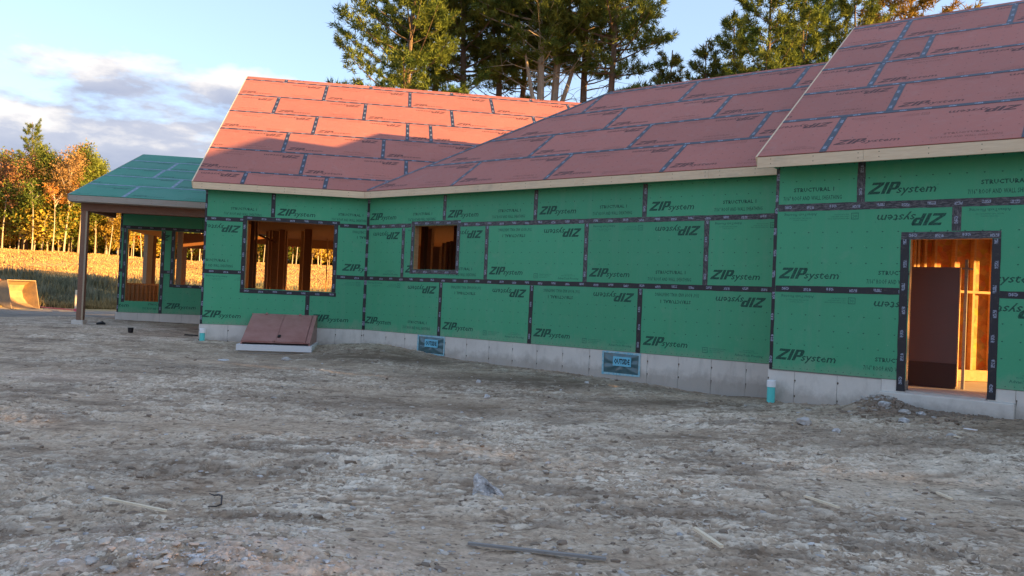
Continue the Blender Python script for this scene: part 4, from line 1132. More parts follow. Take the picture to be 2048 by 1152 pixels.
def pine_mesh(seed, Ht, rad, crown0, dens=1.0, lean=0.0, dead=6, mat=None, flat=1.0, fork=False):
    rg = np.random.default_rng(seed); wood = MB(); V = []; T = []
    def trunk_at(z):
        return np.array([lean * z + .15 * math.sin(z * .35 + seed), .12 * math.sin(z * .27 + 2 * seed), z])
    zs = np.linspace(-.5, Ht, 14)
    wood.tube([trunk_at(z) for z in zs], [max(.03, .27 * (1 - max(0, z) / Ht) ** .8 * Ht / 20) for z in zs], mat or M_BARK, 8)
    if fork:
        a0 = trunk_at(crown0 * .75); pts = [a0 + np.array([1.6 * t ** .8, -.3 * t, 5.5 * t]) for t in np.linspace(0, 1, 6)]
        wood.tube(pts, [.15, .13, .11, .08, .06, .03], mat or M_BARK, 6)
    for _ in range(dead):
        z = rg.uniform(crown0 * .45, crown0 + 2); an = rg.uniform(0, 6.28); L = rg.uniform(.8, rad * .65)
        p = trunk_at(z); d = np.array([math.cos(an), math.sin(an), rg.uniform(-.1, .45)])
        pts = [p + d * L * t + np.array([0, 0, .25 * L * t * t]) + rg.normal(size=3) * .05 * t for t in np.linspace(0, 1, 5)]
        wood.tube(pts, [.045, .035, .026, .018, .008], mat or M_BARK, 4)
        for k in range(3):
            q = pts[2 + k % 3]; dd = d + rg.normal(size=3) * .7
            wood.tube([q, q + dd * L * .22, q + dd * L * .4 + rg.normal(size=3) * .06], [.014, .010, .005], mat or M_BARK, 3)
    z = crown0
    while z < Ht - .3:
        f = (z - crown0) / (Ht - crown0)
        prof = (min(1, .55 + f * 2.2) if f < .3 else 1.0) * (1 - f) ** .62 + .10
        k = rg.integers(4, 7)
        a0 = rg.uniform(0, 6.28)
        for j in range(k):
            if rg.random() < .12: continue
            an = a0 + j * 6.283 / k + rg.uniform(-.35, .35)
            L = rad * prof * rg.uniform(.55, 1.2)
            up = (.05 + .55 * f) + rg.uniform(-.12, .15)
            p = trunk_at(z + rg.uniform(-.2, .2)); d = np.array([math.cos(an), math.sin(an), up])
            ts = np.linspace(0, 1, 6)
            pts = np.array([p + d * L * t + np.array([0, 0, .18 * L * t * t * (1 + f)]) for t in ts])
            wood.tube(list(pts), [.055 * (1 - f * .6) * (1 - t * .85) * L / 3 + .006 for t in ts], mat or M_BARK, 4, cap=False)
            ntu = int(L * 12 * dens) + 3
            tt = .28 + .72 * rg.random(ntu) ** .75
            base = np.array([[np.interp(t, ts, pts[:, c]) for c in range(3)] for t in tt])
            spread = (.42 * L * (1 - tt * .55))
            dh = np.array([-d[1], d[0], 0]) / (math.hypot(d[0], d[1]) + 1e-9)
            base = base + dh[None] * (rg.uniform(-1, 1, ntu) * spread)[:, None] + np.array([0, 0, 1.0])[None] * (rg.normal(size=ntu) * .07 * flat + .05)[:, None]
            nb = 18
            C_ = np.repeat(base, nb, 0) + rg.normal(size=(ntu * nb, 3)) * .055
            dr = rg.normal(size=(ntu * nb, 3)) + np.array([d[0] * .6, d[1] * .6, .75])[None] * .9
            dr /= np.linalg.norm(dr, axis=1)[:, None]
            V.append(blades(C_, dr,   .27, .022, rg)); T.append(np.repeat(np.clip(rg.normal(.5, .22, ntu), 0, 1), nb))
        z += rg.uniform(.55, .95)
    return wood.mesh('trunk'), (np.concatenate(V), np.concatenate(T))
_pine = {}
def pine(x, y, kind, label, sc=1.0, rz=0.0, group=None, z=None, cat='pine tree'):
    if kind not in _pine:
        a = dict(PINES[kind]); lm = a.pop('leafmat', M_NEEDLE)
        w, (V, T) = pine_mesh(**a); _pine[kind] = (w, tri_mesh('crown', V, T, lm))
    t = empty('pine_tree', (x, y, gz(x, y) if z is None else z), rz); t.scale = (sc, sc, sc)
    tag(t, label, cat, group)
    for nm, me in zip(('trunk', 'crown'), _pine[kind]):
        o = bpy.data.objects.new(nm, me); COL.objects.link(o); o.parent = t
    return t
PINES = {
    'broad': dict(seed=3, Ht=21, rad=4.7, crown0=5.5, dens=1.15, lean=.0, dead=7),
    'broad2': dict(seed=11, Ht=24, rad=4.0, crown0=12.6, dens=1.1, lean=.01, dead=14),
    'bare': dict(seed=21, Ht=25, rad=3.6, crown0=14.0, dens=1.05, lean=.0, dead=26, mat=M_BARKP, fork=True),
    'bare2': dict(seed=29, Ht=24, rad=3.4, crown0=13.6, dens=1.0, lean=-.012, dead=22, mat=None),
    'small': dict(seed=35, Ht=11, rad=2.0, crown0=1.5, dens=1.0, lean=.0, dead=2),
    'mid': dict(seed=41, Ht=18, rad=3.1, crown0=4.0, dens=1.05, lean=.0, dead=8),
    'slim': dict(seed=71, Ht=15.2, rad=1.75, crown0=5.5, dens=1.0, lean=.0, dead=5),
    'screen': dict(seed=61, Ht=14, rad=3.6, crown0=.3, dens=1.5, lean=.0, dead=0),  # low dense kind shaped to block the sun, used only out of view
    'yellow': dict(seed=47, Ht=15, rad=3.2, crown0=3.0, dens=.9, lean=.0, dead=8, leafmat=M_NEEDLEY),
}
def bx(px, y): return (px - 1024) / FPX * y
for px, y, kind, lab, sc, rz in (
        (800, 41, 'broad', 'broad dark pine with long low limbs, leftmost of the pines behind the house', 1.0, 2.2),
        (905, 44, 'broad2', 'dense tall pine second from the left behind the orange roof', 1.0, .6),
        (978, 45, 'bare2', 'thin dark trunked pine in front of the brightest gap of sky', 1.0, 1.1),
        (1029, 46, 'bare2', 'slender pine just left of the pale forked trunks', .98, 3.6),
        (1062, 42, 'bare', 'pale trunked pine with many bare lower limbs', .98, 4.0),
        (1094, 42.5, 'bare', 'pale forked pine with a heavy bare side limb', 1.03, .3),
        (1155, 43.5, 'bare2', 'dark double trunked pine right of the pale pines', 1.04, 5.0),
        (1212, 41.5, 'broad2', 'bushy tall pine at the right edge of the middle clump', .98, 2.6),
        (855, 46, 'broad2', 'tall pine standing behind the two leftmost pines', 1.05, 4.4),
        (1322, 42, 'slim', 'short thin pine alone in the gap above the middle roof', .98, 0.0),
        (1398, 40, 'slim', 'short bushy pine at the left foot of the right clump', .97, 1.5),
        (1512, 37, 'mid', 'tall open pine left in the clump above the middle roof', 1.0, .8),
        (1592, 38, 'mid', 'tall yellowish green pine in the middle of the right clump', 1.02, 3.0),
        (1448, 41, 'slim', 'dark pine between the short pine and the tall open one', 1.10, 3.4),
        (1690, 38, 'mid', 'pine with wide limbs just beside the upper right roof edge', .97, 5.2),
        (1640, 43, 'broad2', 'pine set further back between the right hand pines', .8, 2.2),
        (1800, 40, 'yellow', 'orange tinged pine peeking over the nearest roof', 1.38, 1.0)):
    pine(bx(px, y), y, kind, lab, sc, rz)
# unseen pines added outside the frame on the right to shade the yard
for i in range(30):
    y = 2.0 - i * 1.15; x = 30.5 + (3.2 if i % 2 else 0) + .7 * math.sin(i * 2.2)
    pine(x, y - .26 * (x - 31), 'screen', 'unseen dense pine added on the right to shade the yard', (.70, .76, .73)[i % 3], i * 1.3, 'unseen pines added to shade the yard')

for x, y, sc, rz in ((19.5, 31.2, .82, 0), (21.5, 33.6, .86, 1), (24.5, 30.4, .86, 2), (27, 33.0, .9, 3), (17, 33.8, .8, 4), (29, 29.8, .95, 5)):  # added out of view behind the roof to shade the bank
    pine(x, y, 'screen', 'unseen dense pine added behind the right wing to shade the bank beyond the road', sc, rz, 'unseen pines added behind the right wing')

def decid_mesh(seed, Ht, rad, crown0, nleaf, leafmat, bark, leafsize=.30, limbs=9, spread=.55):
    rg = np.random.default_rng(seed); wood = MB(); ends = []
    def tp(z): return np.array([.25 * math.sin(z * .25 + seed), .2 * math.sin(z * .3 + 1.7 * seed), z])
    zs = np.linspace(-.5, Ht * .93, 10)
    wood.tube([tp(z) for z in zs], [max(.025, .125 * (1 - max(0, z) / Ht) ** .7 * Ht / 14) for z in zs], bark, 6)
    for i in range(limbs):
        z = crown0 + (Ht * .9 - crown0) * (i + rg.random()) / limbs * .95; an = rg.uniform(0, 6.28)
        f = (z - crown0) / (Ht - crown0); L = rad * (1.15 - .75 * f) * rg.uniform(.7, 1.15)
        d = np.array([math.cos(an) * spread, math.sin(an) * spread, .75]); d /= np.linalg.norm(d)
        ts = np.linspace(0, 1, 5); pts = [tp(z) + d * L * t * 1.3 + rg.normal(size=3) * .12 * t for t in ts]
        wood.tube(pts, [.07 * (1 - f * .5) * (1 - .85 * t) + .012 for t in ts], bark, 4, cap=False); ends += [(p_, L * .35) for p_ in pts[2:]]
        for k_ in range(4):
            q = pts[1 + k_ % 4]; dd = d + rg.normal(size=3) * .55; dd /= np.linalg.norm(dd); l2 = L * rg.uniform(.3, .6)
            p2 = [q, q + dd * l2 * .5, q + dd * l2 + rg.normal(size=3) * .1]
            wood.tube(p2, [.028, .018, .008], bark, 3, cap=False); ends += [(p2[1], L * .22), (p2[2], L * .28)]
    ends.append((tp(Ht * .93), rad * .3))
    if nleaf:
        ids = rg.integers(0, len(ends), nleaf // 26)
        cc = np.array([ends[i][0] for i in ids]) + rg.normal(size=(len(ids), 3)) * np.array([ends[i][1] for i in ids])[:, None]
        C_ = np.repeat(cc, 26, 0) + rg.normal(size=(len(ids) * 26, 3)) * .36
        V = leaves(C_, leafsize, rg); T = np.repeat(np.clip(rg.normal(.5, .25, len(ids)), 0, 1), 26)
        return wood.mesh('trunk'), tri_mesh('crown', V, T, leafmat)
    return wood.mesh('trunk'), None
DK = {
    'olive': [decid_mesh(51, 14, 3.2, 2.6, 10500, LEAF['olive'], M_BIRCH), decid_mesh(52, 15, 2.8, 3.4, 9500, LEAF['green'], M_BARKP)],
    'gold': [decid_mesh(53, 12.5, 2.7, 2.4, 8000, LEAF['gold'], M_BIRCH), decid_mesh(54, 11, 2.4, 2.6, 7000, LEAF['gold'], M_BARKP)],
    'orange': [decid_mesh(55, 13, 2.9, 5.0, 6500, LEAF['orange'], M_BARKP)],
    'russet': [decid_mesh(56, 13.5, 3.2, 5.5, 4800, LEAF['russet'], M_BIRCH, .26), decid_mesh(57, 12, 2.8, 4.5, 4600, LEAF['russet'], M_BARKP, .26)],
    'bare': [decid_mesh(58, 12.5, 2.2, 5.0, 0, None, M_BIRCH, limbs=12), decid_mesh(59, 10.5, 1.6, 5.5, 500, LEAF['gold'], M_BIRCH, limbs=9)],
    'pole': [decid_mesh(60, 9.5, 1.0, 6.0, 700, LEAF['green'], M_BIRCH, limbs=6), decid_mesh(61, 8.5, .9, 5.5, 300, LEAF['orange'], M_BIRCH, limbs=6)],
    'red': [decid_mesh(62, 5.0, 1.5, 1.2, 1500, LEAF['red'], M_BARKP, .28)],
    'low': [decid_mesh(63, 4.5, 1.9, .8, 2200, LEAF['green'], M_BARKP, .30), decid_mesh(64, 3.8, 1.7, .7, 1800, LEAF['gold'], M_BARKP, .30)],
}
KL = {'olive': 'olive green broadleaved tree in the wood beyond the field', 'gold': 'golden leaved tree in the wood beyond the field', 'orange': 'bright orange leaved tree in the wood beyond the field',
      'russet': 'russet brown tree in the wood beyond the field', 'bare': 'leafless pale tree in the wood beyond the field', 'pole': 'slim pale trunked young tree at the edge of the wood', 'red': 'small red leaved tree at the foot of the wood', 'low': 'low leafy young tree at the foot of the wood'}
def decid(kind, v, az, r, sc, rz, label=None, group=True):
    x, y = r * math.sin(R(az)), r * math.cos(R(az))
    t = empty('broadleaved_tree', (x, y, float(base_z(x, y))), rz); t.scale = (sc, sc, sc * random.uniform(.92, 1.08))
    tag(t, label or KL[kind], 'tree', None if label else kind + ' trees in the wood beyond the field')
    a, b = DK[kind][v % len(DK[kind])]
    for nm, me in (('trunk', a), ('crown', b)):
        if me is None: continue
        o = bpy.data.objects.new(nm, me); COL.objects.link(o); o.parent = t
rt = random.Random(5)
def edge_r(az): return 97 + 3 * math.sin(az * .5) + .35 * (az + 30)
def hscale(az):      # the wood is lower towards the right
    return .80 if az < -30 else max(.66, .80 - (az + 30) * .022)
az = -39.0; i = 0
mixA = ['olive', 'gold', 'gold', 'olive', 'olive', 'russet', 'gold', 'bare', 'olive']
while az < -5:
    k = rt.choice(mixA) if az < -30.4 else rt.choice(['russet', 'orange', 'olive', 'gold', 'russet', 'olive', 'bare'])
    decid(k, rt.randint(0, 1), az, edge_r(az) + rt.uniform(2, 7), hscale(az) * rt.uniform(.84, 1.02), rt.uniform(0, 6)); az += rt.uniform(.5, .85)
az = -39.5
while az < -5:
    decid(rt.choice(['olive', 'gold', 'russet', 'olive', 'orange']), rt.randint(0, 1), az, edge_r(az) + rt.uniform(9, 18), hscale(az) * rt.uniform(.88, 1.05), rt.uniform(0, 6)); az += rt.uniform(.7, 1.1)
az = -38.5
while az < -6:
    decid(rt.choice(['pole', 'pole', 'bare', 'pole']), rt.randint(0, 1), az, edge_r(az) + rt.uniform(-1.2, 1.5), rt.uniform(.8, 1.02) * (hscale(az) + .05), rt.uniform(0, 6)); az += rt.uniform(.8, 2.0)
az = -38.8
while az < -6:
    decid(rt.choice(['low', 'low', 'red', 'low']), rt.randint(0, 1), az, edge_r(az) + rt.uniform(1.5, 6), rt.uniform(.75, 1.45), rt.uniform(0, 6)); az += rt.uniform(.4, .75)
azp = lambda px: math.degrees(math.atan((px - 1024) / FPX))
decid('russet', 0, azp(128), 96.5, .80, 1.0, 'large russet tree with spreading pale limbs left of the porch roof')
decid('orange', 0, azp(90), 101, .82, 2.0, 'vivid orange tree behind and left of the large russet tree')
decid('bare', 0, azp(238), 99, .80, 0.5, 'leafless pale tree rising just above the porch roof edge')
decid('olive', 1, azp(186), 106, .80, .5, 'dark olive tree top between the russet tree and the leafless tree')
r_ = 108; a_ = R(azp(50))
pine(r_ * math.sin(a_), r_ * math.cos(a_), 'mid', 'lone pine rising above the autumn wood at far left', .86, .4)
# far mass of wood behind the tree line
rg = np.random.default_rng(77); n = 46000
azs = np.radians(rg.uniform(-41, -3, n)); rs = rg.uniform(112, 124, n)
hh = rg.uniform(0, 1, n) ** .8 * (10.5 + 2.0 * perlin(azs * 14, azs * 0)) * np.array([hscale(math.degrees(a)) for a in azs])
xw, yw = rs * np.sin(azs), rs * np.cos(azs)
C_ = np.stack([xw, yw, base_z(xw, yw) + hh], -1)
wd = link('distant_wood', tri_mesh('distant_wood', leaves(C_, .85, rg), rg.uniform(.3, 1, n), LEAF['olive']))
tag(wd, 'dense mass of autumn foliage filling the wood behind the front trees', 'wood', kind='stuff')
# weeds and grasses at the far edge of the pad
def weeds(name, label, n, az0, az1, r0, r1, h, mat, seed, width=.03, cat='grass', clump=True):
    rg = np.random.default_rng(seed)
    a_ = np.radians(rg.uniform(az0, az1, n)); r_ = rg.uniform(r0, r1, n)
    x, y = r_ * np.sin(a_), r_ * np.cos(a_)
    if clump:
        keep = perlin(x / 1.8 + seed, y / 1.4) + rg.normal(size=n) * .15 > -.12; x, y = x[keep], y[keep]
    z = base_z(x, y) - .03
    C_ = np.stack([x, y, z], -1); dr = rg.normal(size=(len(x), 3)) * .22 + np.array([0, 0, 1]); 
    V = blades(C_, dr, h * 1.0, width, rg); V[:, 2, 2] = V[:, 0, 2] + (V[:, 2, 2] - V[:, 0, 2]) * (0.6 + .6 * sstep(-.4, .4, perlin(x / 2.5, y / 2.5 + seed)))
    tag(link(name, tri_mesh(name, V, rg.uniform(0, 1, len(x)), mat)), label, cat, kind='stuff')
weeds('roadside_grass', 'dry golden grass along the far side of the dirt road', 26000, -40, -8, 51.5, 54, .45, M_WEED, 3)
weeds('bank_weeds', 'grey green weeds on the shaded bank below the field', 42000, -40, -10, 55, 64, .5, M_WEEDG, 4, .05, 'weeds')
weeds('bank_dry_weeds', 'dry straw coloured weeds mixed into the shaded bank', 9000, -40, -10, 55, 64, .5, M_WEED, 6, .035, 'weeds')
weeds('field_grass', 'sunlit golden meadow grass up to the edge of the wood', 80000, -40, -6, 65, 99, .11, M_MEADOW, 5, .07, 'grass', False)

# ------------------------------------------------------------------ loader bucket, stake and rope at the far left
_d = cF * FPX + cR * (52 - 1024) - cU * (613 - 576); _t = 46.5 / math.hypot(_d[0], _d[1]); BXY = CAM[:2] + _d[:2] * _t; px_ = (BXY[0], BXY[1], float(base_z(BXY[0], BXY[1])) + .02)
lb = empty('wheel_loader', (BXY[0], BXY[1], px_[2]), R(-8)); tag(lb, 'tan loader bucket and arm at the left edge, resting on the dirt', 'loader')
M_TAN = Mat('worn_tan_paint', (.50, .34, .17), .6, .3)
w_ = M_TAN.world(); M_TAN.color(M_TAN.mix(M_TAN.ramp(M_TAN.noise(w_, 3, 6, .7), [(.4, 0.0), (.65, 1.0)]), (.36, .24, .13), (.22, .16, .11))); M_TAN = M_TAN.m
M_ARM = Mat('faded_orange_paint', (.50, .15, .05), .55, .4).m
M_STEEL = Mat('dark_scraped_steel', (.10, .105, .12), .5, .5, .3).m
ML = WORLD[lb.name]
prof = [(0, 0), (-.35, .06), (-.72, .22), (-.98, .52), (-1.05, .92), (-.92, 1.22), (-.62, 1.42), (-.30, 1.44)]   # mouth looks to +x
def arc_shell(y0, y1, th, mat, name):
    m = MB(); n = len(prof); inner = [(x + .035 * (1 if x < -.5 else .3), z + .04 * (1 if z < .7 else -1)) for x, z in prof]
    vs_ = [(x, y0, z) for x, z in prof] + [(x, y1, z) for x, z in prof] + [(x, y0, z) for x, z in inner] + [(x, y1, z) for x, z in inner]
    fs = []
    for i in range(n - 1):
        fs += [(i, i + 1, n + i + 1, n + i), (2 * n + i, 3 * n + i, 3 * n + i + 1, 2 * n + i + 1), (i, 2 * n + i, 2 * n + i + 1, i + 1), (n + i, n + i + 1, 3 * n + i + 1, 3 * n + i)]
    fs += [(0, n, 3 * n, 2 * n), (n - 1, 3 * n - 1, 4 * n - 1, 2 * n - 1)]
    m.add(vs_, fs, mat); return m.build(name, lb, ML)
arc_shell(-.95, .95, .03, M_TAN, 'bucket_shell')
for y in (-.95, .92):
    m = MB(); pl = prof; n = len(pl)
    vs_ = [(x, y, z) for x, z in pl] + [(x, y + .03, z) for x, z in pl]
    m.add(vs_, [tuple(range(n)), tuple(range(2 * n - 1, n - 1, -1))] + [(i, n + i, n + (i + 1) % n, (i + 1) % n) for i in range(n)], M_TAN); m.build('side_plate', lb, ML)
m = MB(); m.box((-.02, -.98, -.01), (.16, .98, .03), M_STEEL); m.build('cutting_edge', lb, ML)
for y in (-.55, .45):
    m = MB(); vs_ = [(-1.0, y, .35), (-1.0, y, .75), (-2.0, y, 1.45), (-3.2, y, 1.75), (-3.2, y, 1.40), (-2.1, y, 1.05)]; n = 6
    vs2 = [(a, b + .12, c) for a, b, c in vs_]
    m.add(vs_ + vs2, [(0, 1, 2, 5), (2, 3, 4, 5), (11, 8, 7, 6), (11, 10, 9, 8)] + [(i, n + i, n + (i + 1) % n, (i + 1) % n) for i in range(n)], M_ARM); m.build('lift_arm', lb, ML)
m = MB(); m.tube([(-1.0, -.05, 1.1), (-2.3, -.05, 1.25)], .06, M_STEEL, 8); m.build('tilt_cylinder', lb, ML)
g_ = on_ground(151, 623)
st = empty('survey_stake', tuple(g_)); tag(st, 'pale wooden survey stake standing beside the porch post', 'stake')
m = MB(); m.prism([(-.045, -.02), (.045, -.02), (.045, .02), (-.045, .02)], 0, 1.02, M_STICK); m.build('stake_shaft', st, WORLD[st.name])
m = MB(); m.prism([(-.055, -.025), (.055, -.025), (.055, .025), (-.055, .025)], 0.0, .14, Mat('pink_marker_paint', (.7, .12, .16), .6).m); m.build('painted_foot', st, WORLD[st.name])
pts = []
for px, py in ((75, 615), (95, 617.5), (112, 619), (130, 620.5), (148, 622.5)):
    q = on_ground(px, py); pts.append((q[0], q[1], q[2] + .06))
m = MB(); m.tube(pts, .035, Mat('red_line', (.55, .10, .08), .6).m, 5)
tag(m.build('marker_ribbon'), 'red marker ribbon lying between the loader bucket and the stake', 'ribbon')

# ------------------------------------------------------------------ debris and stones on the yard
def stick(p, q, w, h, mat, name, label, cat, bend=0.0):
    a = on_ground(*p); b = on_ground(*q)
    A = Vector((a[0], a[1], 0)); B = Vector((b[0], b[1], 0)); n = 6; L = (B - A).length
    xs_ = [A.lerp(B, i / n) for i in range(n + 1)]
    d = (B - A).normalized(); s_ = Vector((-d.y, d.x, 0))
    z = max(gz(c.x, c.y) for c in xs_) - .006
    za = .8 * z + .2 * gz(A.x, A.y) + .010; zb = .8 * z + .2 * gz(B.x, B.y) + .010
    m = MB(); vs_ = []
    for i, c in enumerate(xs_):
        t = i / n; zz = za + (zb - za) * t + bend * math.sin(t * math.pi) + .008; jw = random.uniform(.85, 1.1)
        for sx, sz in ((-1, 0), (1, 0), (1, 1), (-1, 1)): vs_.append((c.x + s_.x * sx * w / 2 * jw, c.y + s_.y * sx * w / 2 * jw, zz + sz * h))
    fs = []
    for i in range(n):
        for k in range(4): fs.append((4 * i + k, 4 * i + (k + 1) % 4, 4 * i + 4 + (k + 1) % 4, 4 * i + 4 + k))
    fs += [(3, 2, 1, 0), (4 * n, 4 * n + 1, 4 * n + 2, 4 * n + 3)]
    m.add(vs_, fs, mat); o = m.build(name); tag(o, label, cat); return o
stick((1389, 1071), (1443, 1110), .026, .018, M_STICK, 'wood_stick', 'pale wooden stick on the dirt, nearest the bottom edge at right', 'stick')
stick((1609, 1004), (1677, 1029), .022, .016, M_STICK, 'wood_stick', 'thin pale stick in front of the doorway wall, middle one of three', 'stick')
stick((1874, 993), (1903, 1007), .024, .016, M_STICK, 'wood_stick', 'shortest pale stick, at the far right of the yard', 'stick')
stick((205, 1019), (331, 1040), .018, .014, M_STICK, 'wood_lath', 'thin pale lath lying at the lower left', 'lath')
stick((936, 1093), (1212, 1127), .030, .014, M_GREYB, 'grey_board', 'long narrow grey board half sunk in the dirt at bottom centre', 'board')
stick((1929, 862), (1953, 867), .035, .010, M_WHITE, 'white_scrap', 'small white scrap on the dirt below the doorway', 'scrap')
stick((369, 674), (396, 675), .07, .03, M_BLACK, 'black_scrap', 'flat black scrap left of the cellar doors', 'scrap')
stick((1908, 876), (1922, 878), .03, .01, M_STICK, 'wood_chip', 'tiny orange brown wood chip near the doorstep', 'chip')
a = on_ground(261, 666); m = MB(); m.tube([(a[0], a[1], a[2] + .01), (a[0] + .0, a[1], a[2] + .13)], [.055, .07], M_BLACK, 12)
tag(m.build('black_cup'), 'small black cup on the dirt in front of the porch', 'cup')
a = on_ground(201, 650); m = MB(); m.tube([(a[0] - .1, a[1], a[2] + .03), (a[0] + .04, a[1], a[2] + .06), (a[0] + .12, a[1] + .02, a[2] + .03)], [.03, .05, .02], M_BLACK, 6)
tag(m.build('black_rag'), 'small dark rag lying right of the porch post foot', 'rag')
pts = [on_ground(*p) for p in ((418, 996), (428, 998), (437, 1003), (443, 1011), (442, 1020), (432, 1026), (415, 1026))]
pts = [(p[0], p[1], gz(p[0], p[1]) + .028) for p in pts]
m = MB(); m.tube(pts, [.003, .006, .007, .007, .006, .005, .003], M_BLACK, 5); tag(m.build('black_strap'), 'curled black strap pressed into the dirt', 'strap')
M_STONE = Mat('grey_field_stone', (.36, .34, .32), .9, .2)
w_ = M_STONE.world(); M_STONE.color(M_STONE.mix(M_STONE.ramp(M_STONE.noise(w_, 9, 6, .7), [(.35, 0.0), (.7, 1.0)]), (.30, .27, .24), (.50, .47, .44))); M_STONE = M_STONE.m
M_STONEP = Mat('pale_stone', (.6, .58, .56), .85, .2)
w_ = M_STONEP.world(); M_STONEP.color(M_STONEP.mix(M_STONEP.ramp(M_STONEP.noise(w_, 14, 6, .75), [(.42, 0.0), (.62, 1.0)]), (.30, .28, .27), (.66, .64, .62))); M_STONEP = M_STONEP.m
ICO = None
def stone_geo(seed, sub=1):
    import bmesh
    bm = bmesh.new(); bmesh.ops.create_icosphere(bm, subdivisions=sub, radius=1)
    rr_ = random.Random(seed)
    for v in bm.verts:
        v.co *= 1 + rr_.uniform(-.22, .22)
    vs_ = [v.co.copy() for v in bm.verts]; fs = [tuple(v.index for v in f.verts) for f in bm.faces]; bm.free(); return vs_, fs
def stone(px, py, w, hgt, label, mat=M_STONE, seed=1, dep=None, name='stone', tilt=0.0):
    a = on_ground(px, py); vs_, fs = stone_geo(seed, 2)
    m = MB(); m.add([(v.x * w / 2, v.y * (dep or w * .4), v.z * hgt / 2) for v in vs_], fs, mat)
    o = m.build(name, None, Matrix.Translation((a[0], a[1], gz(a[0], a[1]) + hgt * .25)) @ Matrix.Rotation(tilt, 4, 'Y') @ Matrix.Rotation(seed * 1.1, 4, 'Z'), smooth=False)
    tag(o, label, 'stone'); return o
sl = [(1608, 852, .19, .10, 'flat grey stone right of the pipe below the doorway wall'), (1808, 845, .17, .07, 'light flat stone just below the dirt heap'), (1768, 813, .15, .09, 'pale stone on top of the dirt heap by the doorstep'),
      (1672, 867, .10, .06, 'small pale stone left of centre below the dirt heap'), (1843, 832, .12, .06, 'small light stone right of the dirt heap'), (1808, 828, .14, .07, 'grey stone at the toe of the dirt heap'),
      (572, 722, .17, .10, 'rounded tan stone in front of the cellar doors'), (974, 797, .12, .07, 'light stone in the dark churned dirt below the vent'), (957, 768, .08, .07, 'small white stone in the middle of the yard'),
      (447, 722, .22, .04, 'flat white mortar blob left of the cellar doors'), (1313, 757, .10, .05, 'pale pebble below the large vent'), (1174, 768, .09, .05, 'pale stone on the dark streak below the long wall'),
      (131, 1135, .07, .035, 'sharp pale stone at the bottom left corner'), (184, 1130, .075, .03, 'flat blue grey stone left of the sandy heap'), (223, 1147, .06, .03, 'round blue grey stone at the bottom edge'),
      (391, 1134, .075, .035, 'large bluish stone on the sandy heap'), (176, 1120, .04, .03, 'dark bluish pebble beside the sandy heap'), (280, 1112, .04, .03, 'pinkish stone halfway up the sandy heap'), (446, 1100, .05, .035, 'tan stone at the top of the sandy heap'),
      (1420, 903, .07, .04, 'single tan pebble in the right half of the yard'), (1903, 872, .12, .06, 'brown stone near the foot of the doorstep')]
for i, (x, y, w, h, lb_) in enumerate(sl): stone(x, y, w, h, lb_, M_STONEP if ('pale' in lb_ or 'white' in lb_ or 'light' in lb_) else M_STONE, 100 + i)
a = on_ground(945, 994); z0 = gz(a[0], a[1]) - .01
m = MB(); nx, ny = 10, 6; W = .235; rr_ = random.Random(12); front = []; 
for j in range(ny + 1):
    for i in range(nx + 1):
        t = i / nx; hgt = .165 * (1 - t) ** .75 * (1 if t > .08 else .8) + .012
        front.append((a[0] + t * W + rr_.uniform(-.006, .006), a[1] - .03 * t + .05 * (j / ny) + .022 * math.sin(t * 9 + j) + rr_.uniform(-.008, .008), z0 + hgt * j / ny + rr_.uniform(-.004, .004)))
n = len(front); back = [(x, y + .022, z - .004) for x, y, z in front]; fs = []
q = lambda i, j: j * (nx + 1) + i
for j in range(ny):
    for i in range(nx):
        fs.append((q(i, j), q(i + 1, j), q(i + 1, j + 1), q(i, j + 1))); fs.append((n + q(i, j + 1), n + q(i + 1, j + 1), n + q(i + 1, j), n + q(i, j)))
for i in range(nx): fs.append((q(i, ny), q(i + 1, ny), n + q(i + 1, ny), n + q(i, ny)))
for j in range(ny): fs += [(q(0, j), q(0, j + 1), n + q(0, j + 1), n + q(0, j)), (q(nx, j + 1), q(nx, j), n + q(nx, j), n + q(nx, j + 1))]
m.add(front + back, fs, M_STONEP)
tag(m.build('crumpled_scrap'), 'crumpled pale scrap standing up from the dirt at the centre of the yard', 'scrap')
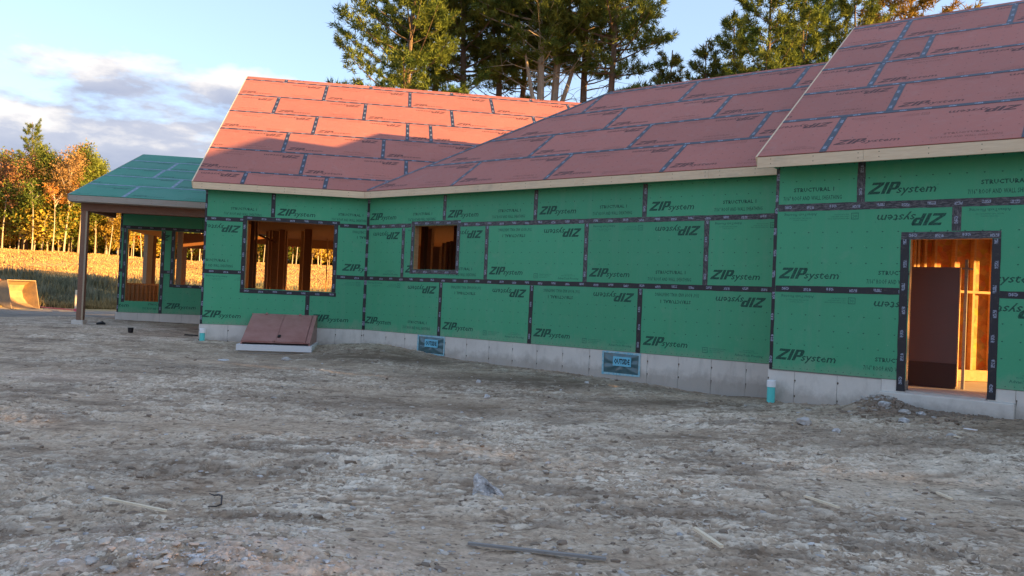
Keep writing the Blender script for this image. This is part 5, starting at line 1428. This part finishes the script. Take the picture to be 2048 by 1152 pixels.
# loose gravel and clods
vs0, fs0 = stone_geo(5, 1)
vs0 = np.array([[v.x, v.y, v.z] for v in vs0]); fs0 = np.array(fs0)
def scatter(name, label, n, mat, smin, smax, seed, sampler, flat=.55, cat='gravel'):
    rg = np.random.default_rng(seed); x, y = sampler(rg, n)
    z = ground_z(x, y); n = len(x)
    s_ = smin * (smax / smin) ** (rg.random(n) ** 2.2)
    sc = np.stack([s_ * rg.uniform(.8, 1.5, n), s_ * rg.uniform(.6, 1.1, n), s_ * flat * rg.uniform(.6, 1.2, n)], -1)
    th = rg.uniform(0, 6.28, n); c, s2 = np.cos(th), np.sin(th)
    P = vs0[None] * sc[:, None, :] * rg.uniform(.75, 1.25, (n, len(vs0), 1))
    Q = np.stack([P[..., 0] * c[:, None] - P[..., 1] * s2[:, None], P[..., 0] * s2[:, None] + P[..., 1] * c[:, None], P[..., 2]], -1) + np.stack([x, y, z + s_ * .15], -1)[:, None]
    V = Q[:, fs0].reshape(-1, 3, 3)
    tag(link(name, tri_mesh(name, V, np.repeat(rg.random(n), len(fs0)), mat)), label, cat, kind='stuff')
def yard_s(rg, n):
    r_ = 2.6 * (22 / 2.6) ** rg.random(n); a_ = np.radians(rg.uniform(-42, 40, n)); x, y = r_ * np.sin(a_), r_ * np.cos(a_)
    inA = ((x - P0[0]) * nA[0] + (y - P0[1]) * nA[1] > .15) & ((x - P0[0]) * nB[0] + (y - P0[1]) * nB[1] > .15 + 1.15 * ((x - P0[0]) * dB[0] + (y - P0[1]) * dB[1] > 9.8))
    inA |= (x < -7.6) & (y > 17)
    return x[inA], y[inA]
def heap_s(cx, cy, r):
    def f(rg, n):
        a_ = rg.uniform(0, 6.28, n); q = np.abs(rg.normal(0, r, n)); return cx + q * np.cos(a_), cy + q * .6 * np.sin(a_)
    return f
scatter('yard_gravel', 'small grey stones scattered over the whole dirt yard', 1100, M_STONE, .005, .026, 1, yard_s)
scatter('pale_gravel', 'small pale stones scattered over the whole dirt yard', 700, M_STONEP, .005, .024, 2, yard_s)
M_CLOD = Mat('dirt_clod', (.22, .17, .13), .95, .1).m
M_CLODP = Mat('dry_pale_clod', (.50, .43, .36), .95, .1).m
scatter('dirt_clods', 'loose brown dirt clods over the churned yard', 2600, M_CLOD, .006, .032, 3, yard_s, .6, 'dirt')
scatter('dry_clods', 'dry pale dirt flakes over the churned yard', 2600, M_CLODP, .006, .03, 8, yard_s, .4, 'dirt')
scatter('heap_stones', 'stones and clods on the dirt heap by the doorstep', 160, M_STONE, .01, .05, 4, heap_s(5.1, 10.6, .4))
scatter('heap_clods', 'brown crumbs of the dirt heap by the doorstep', 900, M_CLOD, .01, .045, 5, heap_s(5.4, 10.35, .6), .7, 'dirt')
M_SANDS = Mat('sandy_stone', (.56, .43, .34), .9, .2).m
scatter('sandy_stones', 'sandy pebbles of the low heap at the bottom left', 700, M_SANDS, .004, .022, 6, heap_s(-1.4, 3.95, .7))
scatter('sandy_grey_stones', 'grey pebbles of the low heap at the bottom left', 350, M_STONEP, .004, .022, 7, heap_s(-1.5, 3.95, .75))
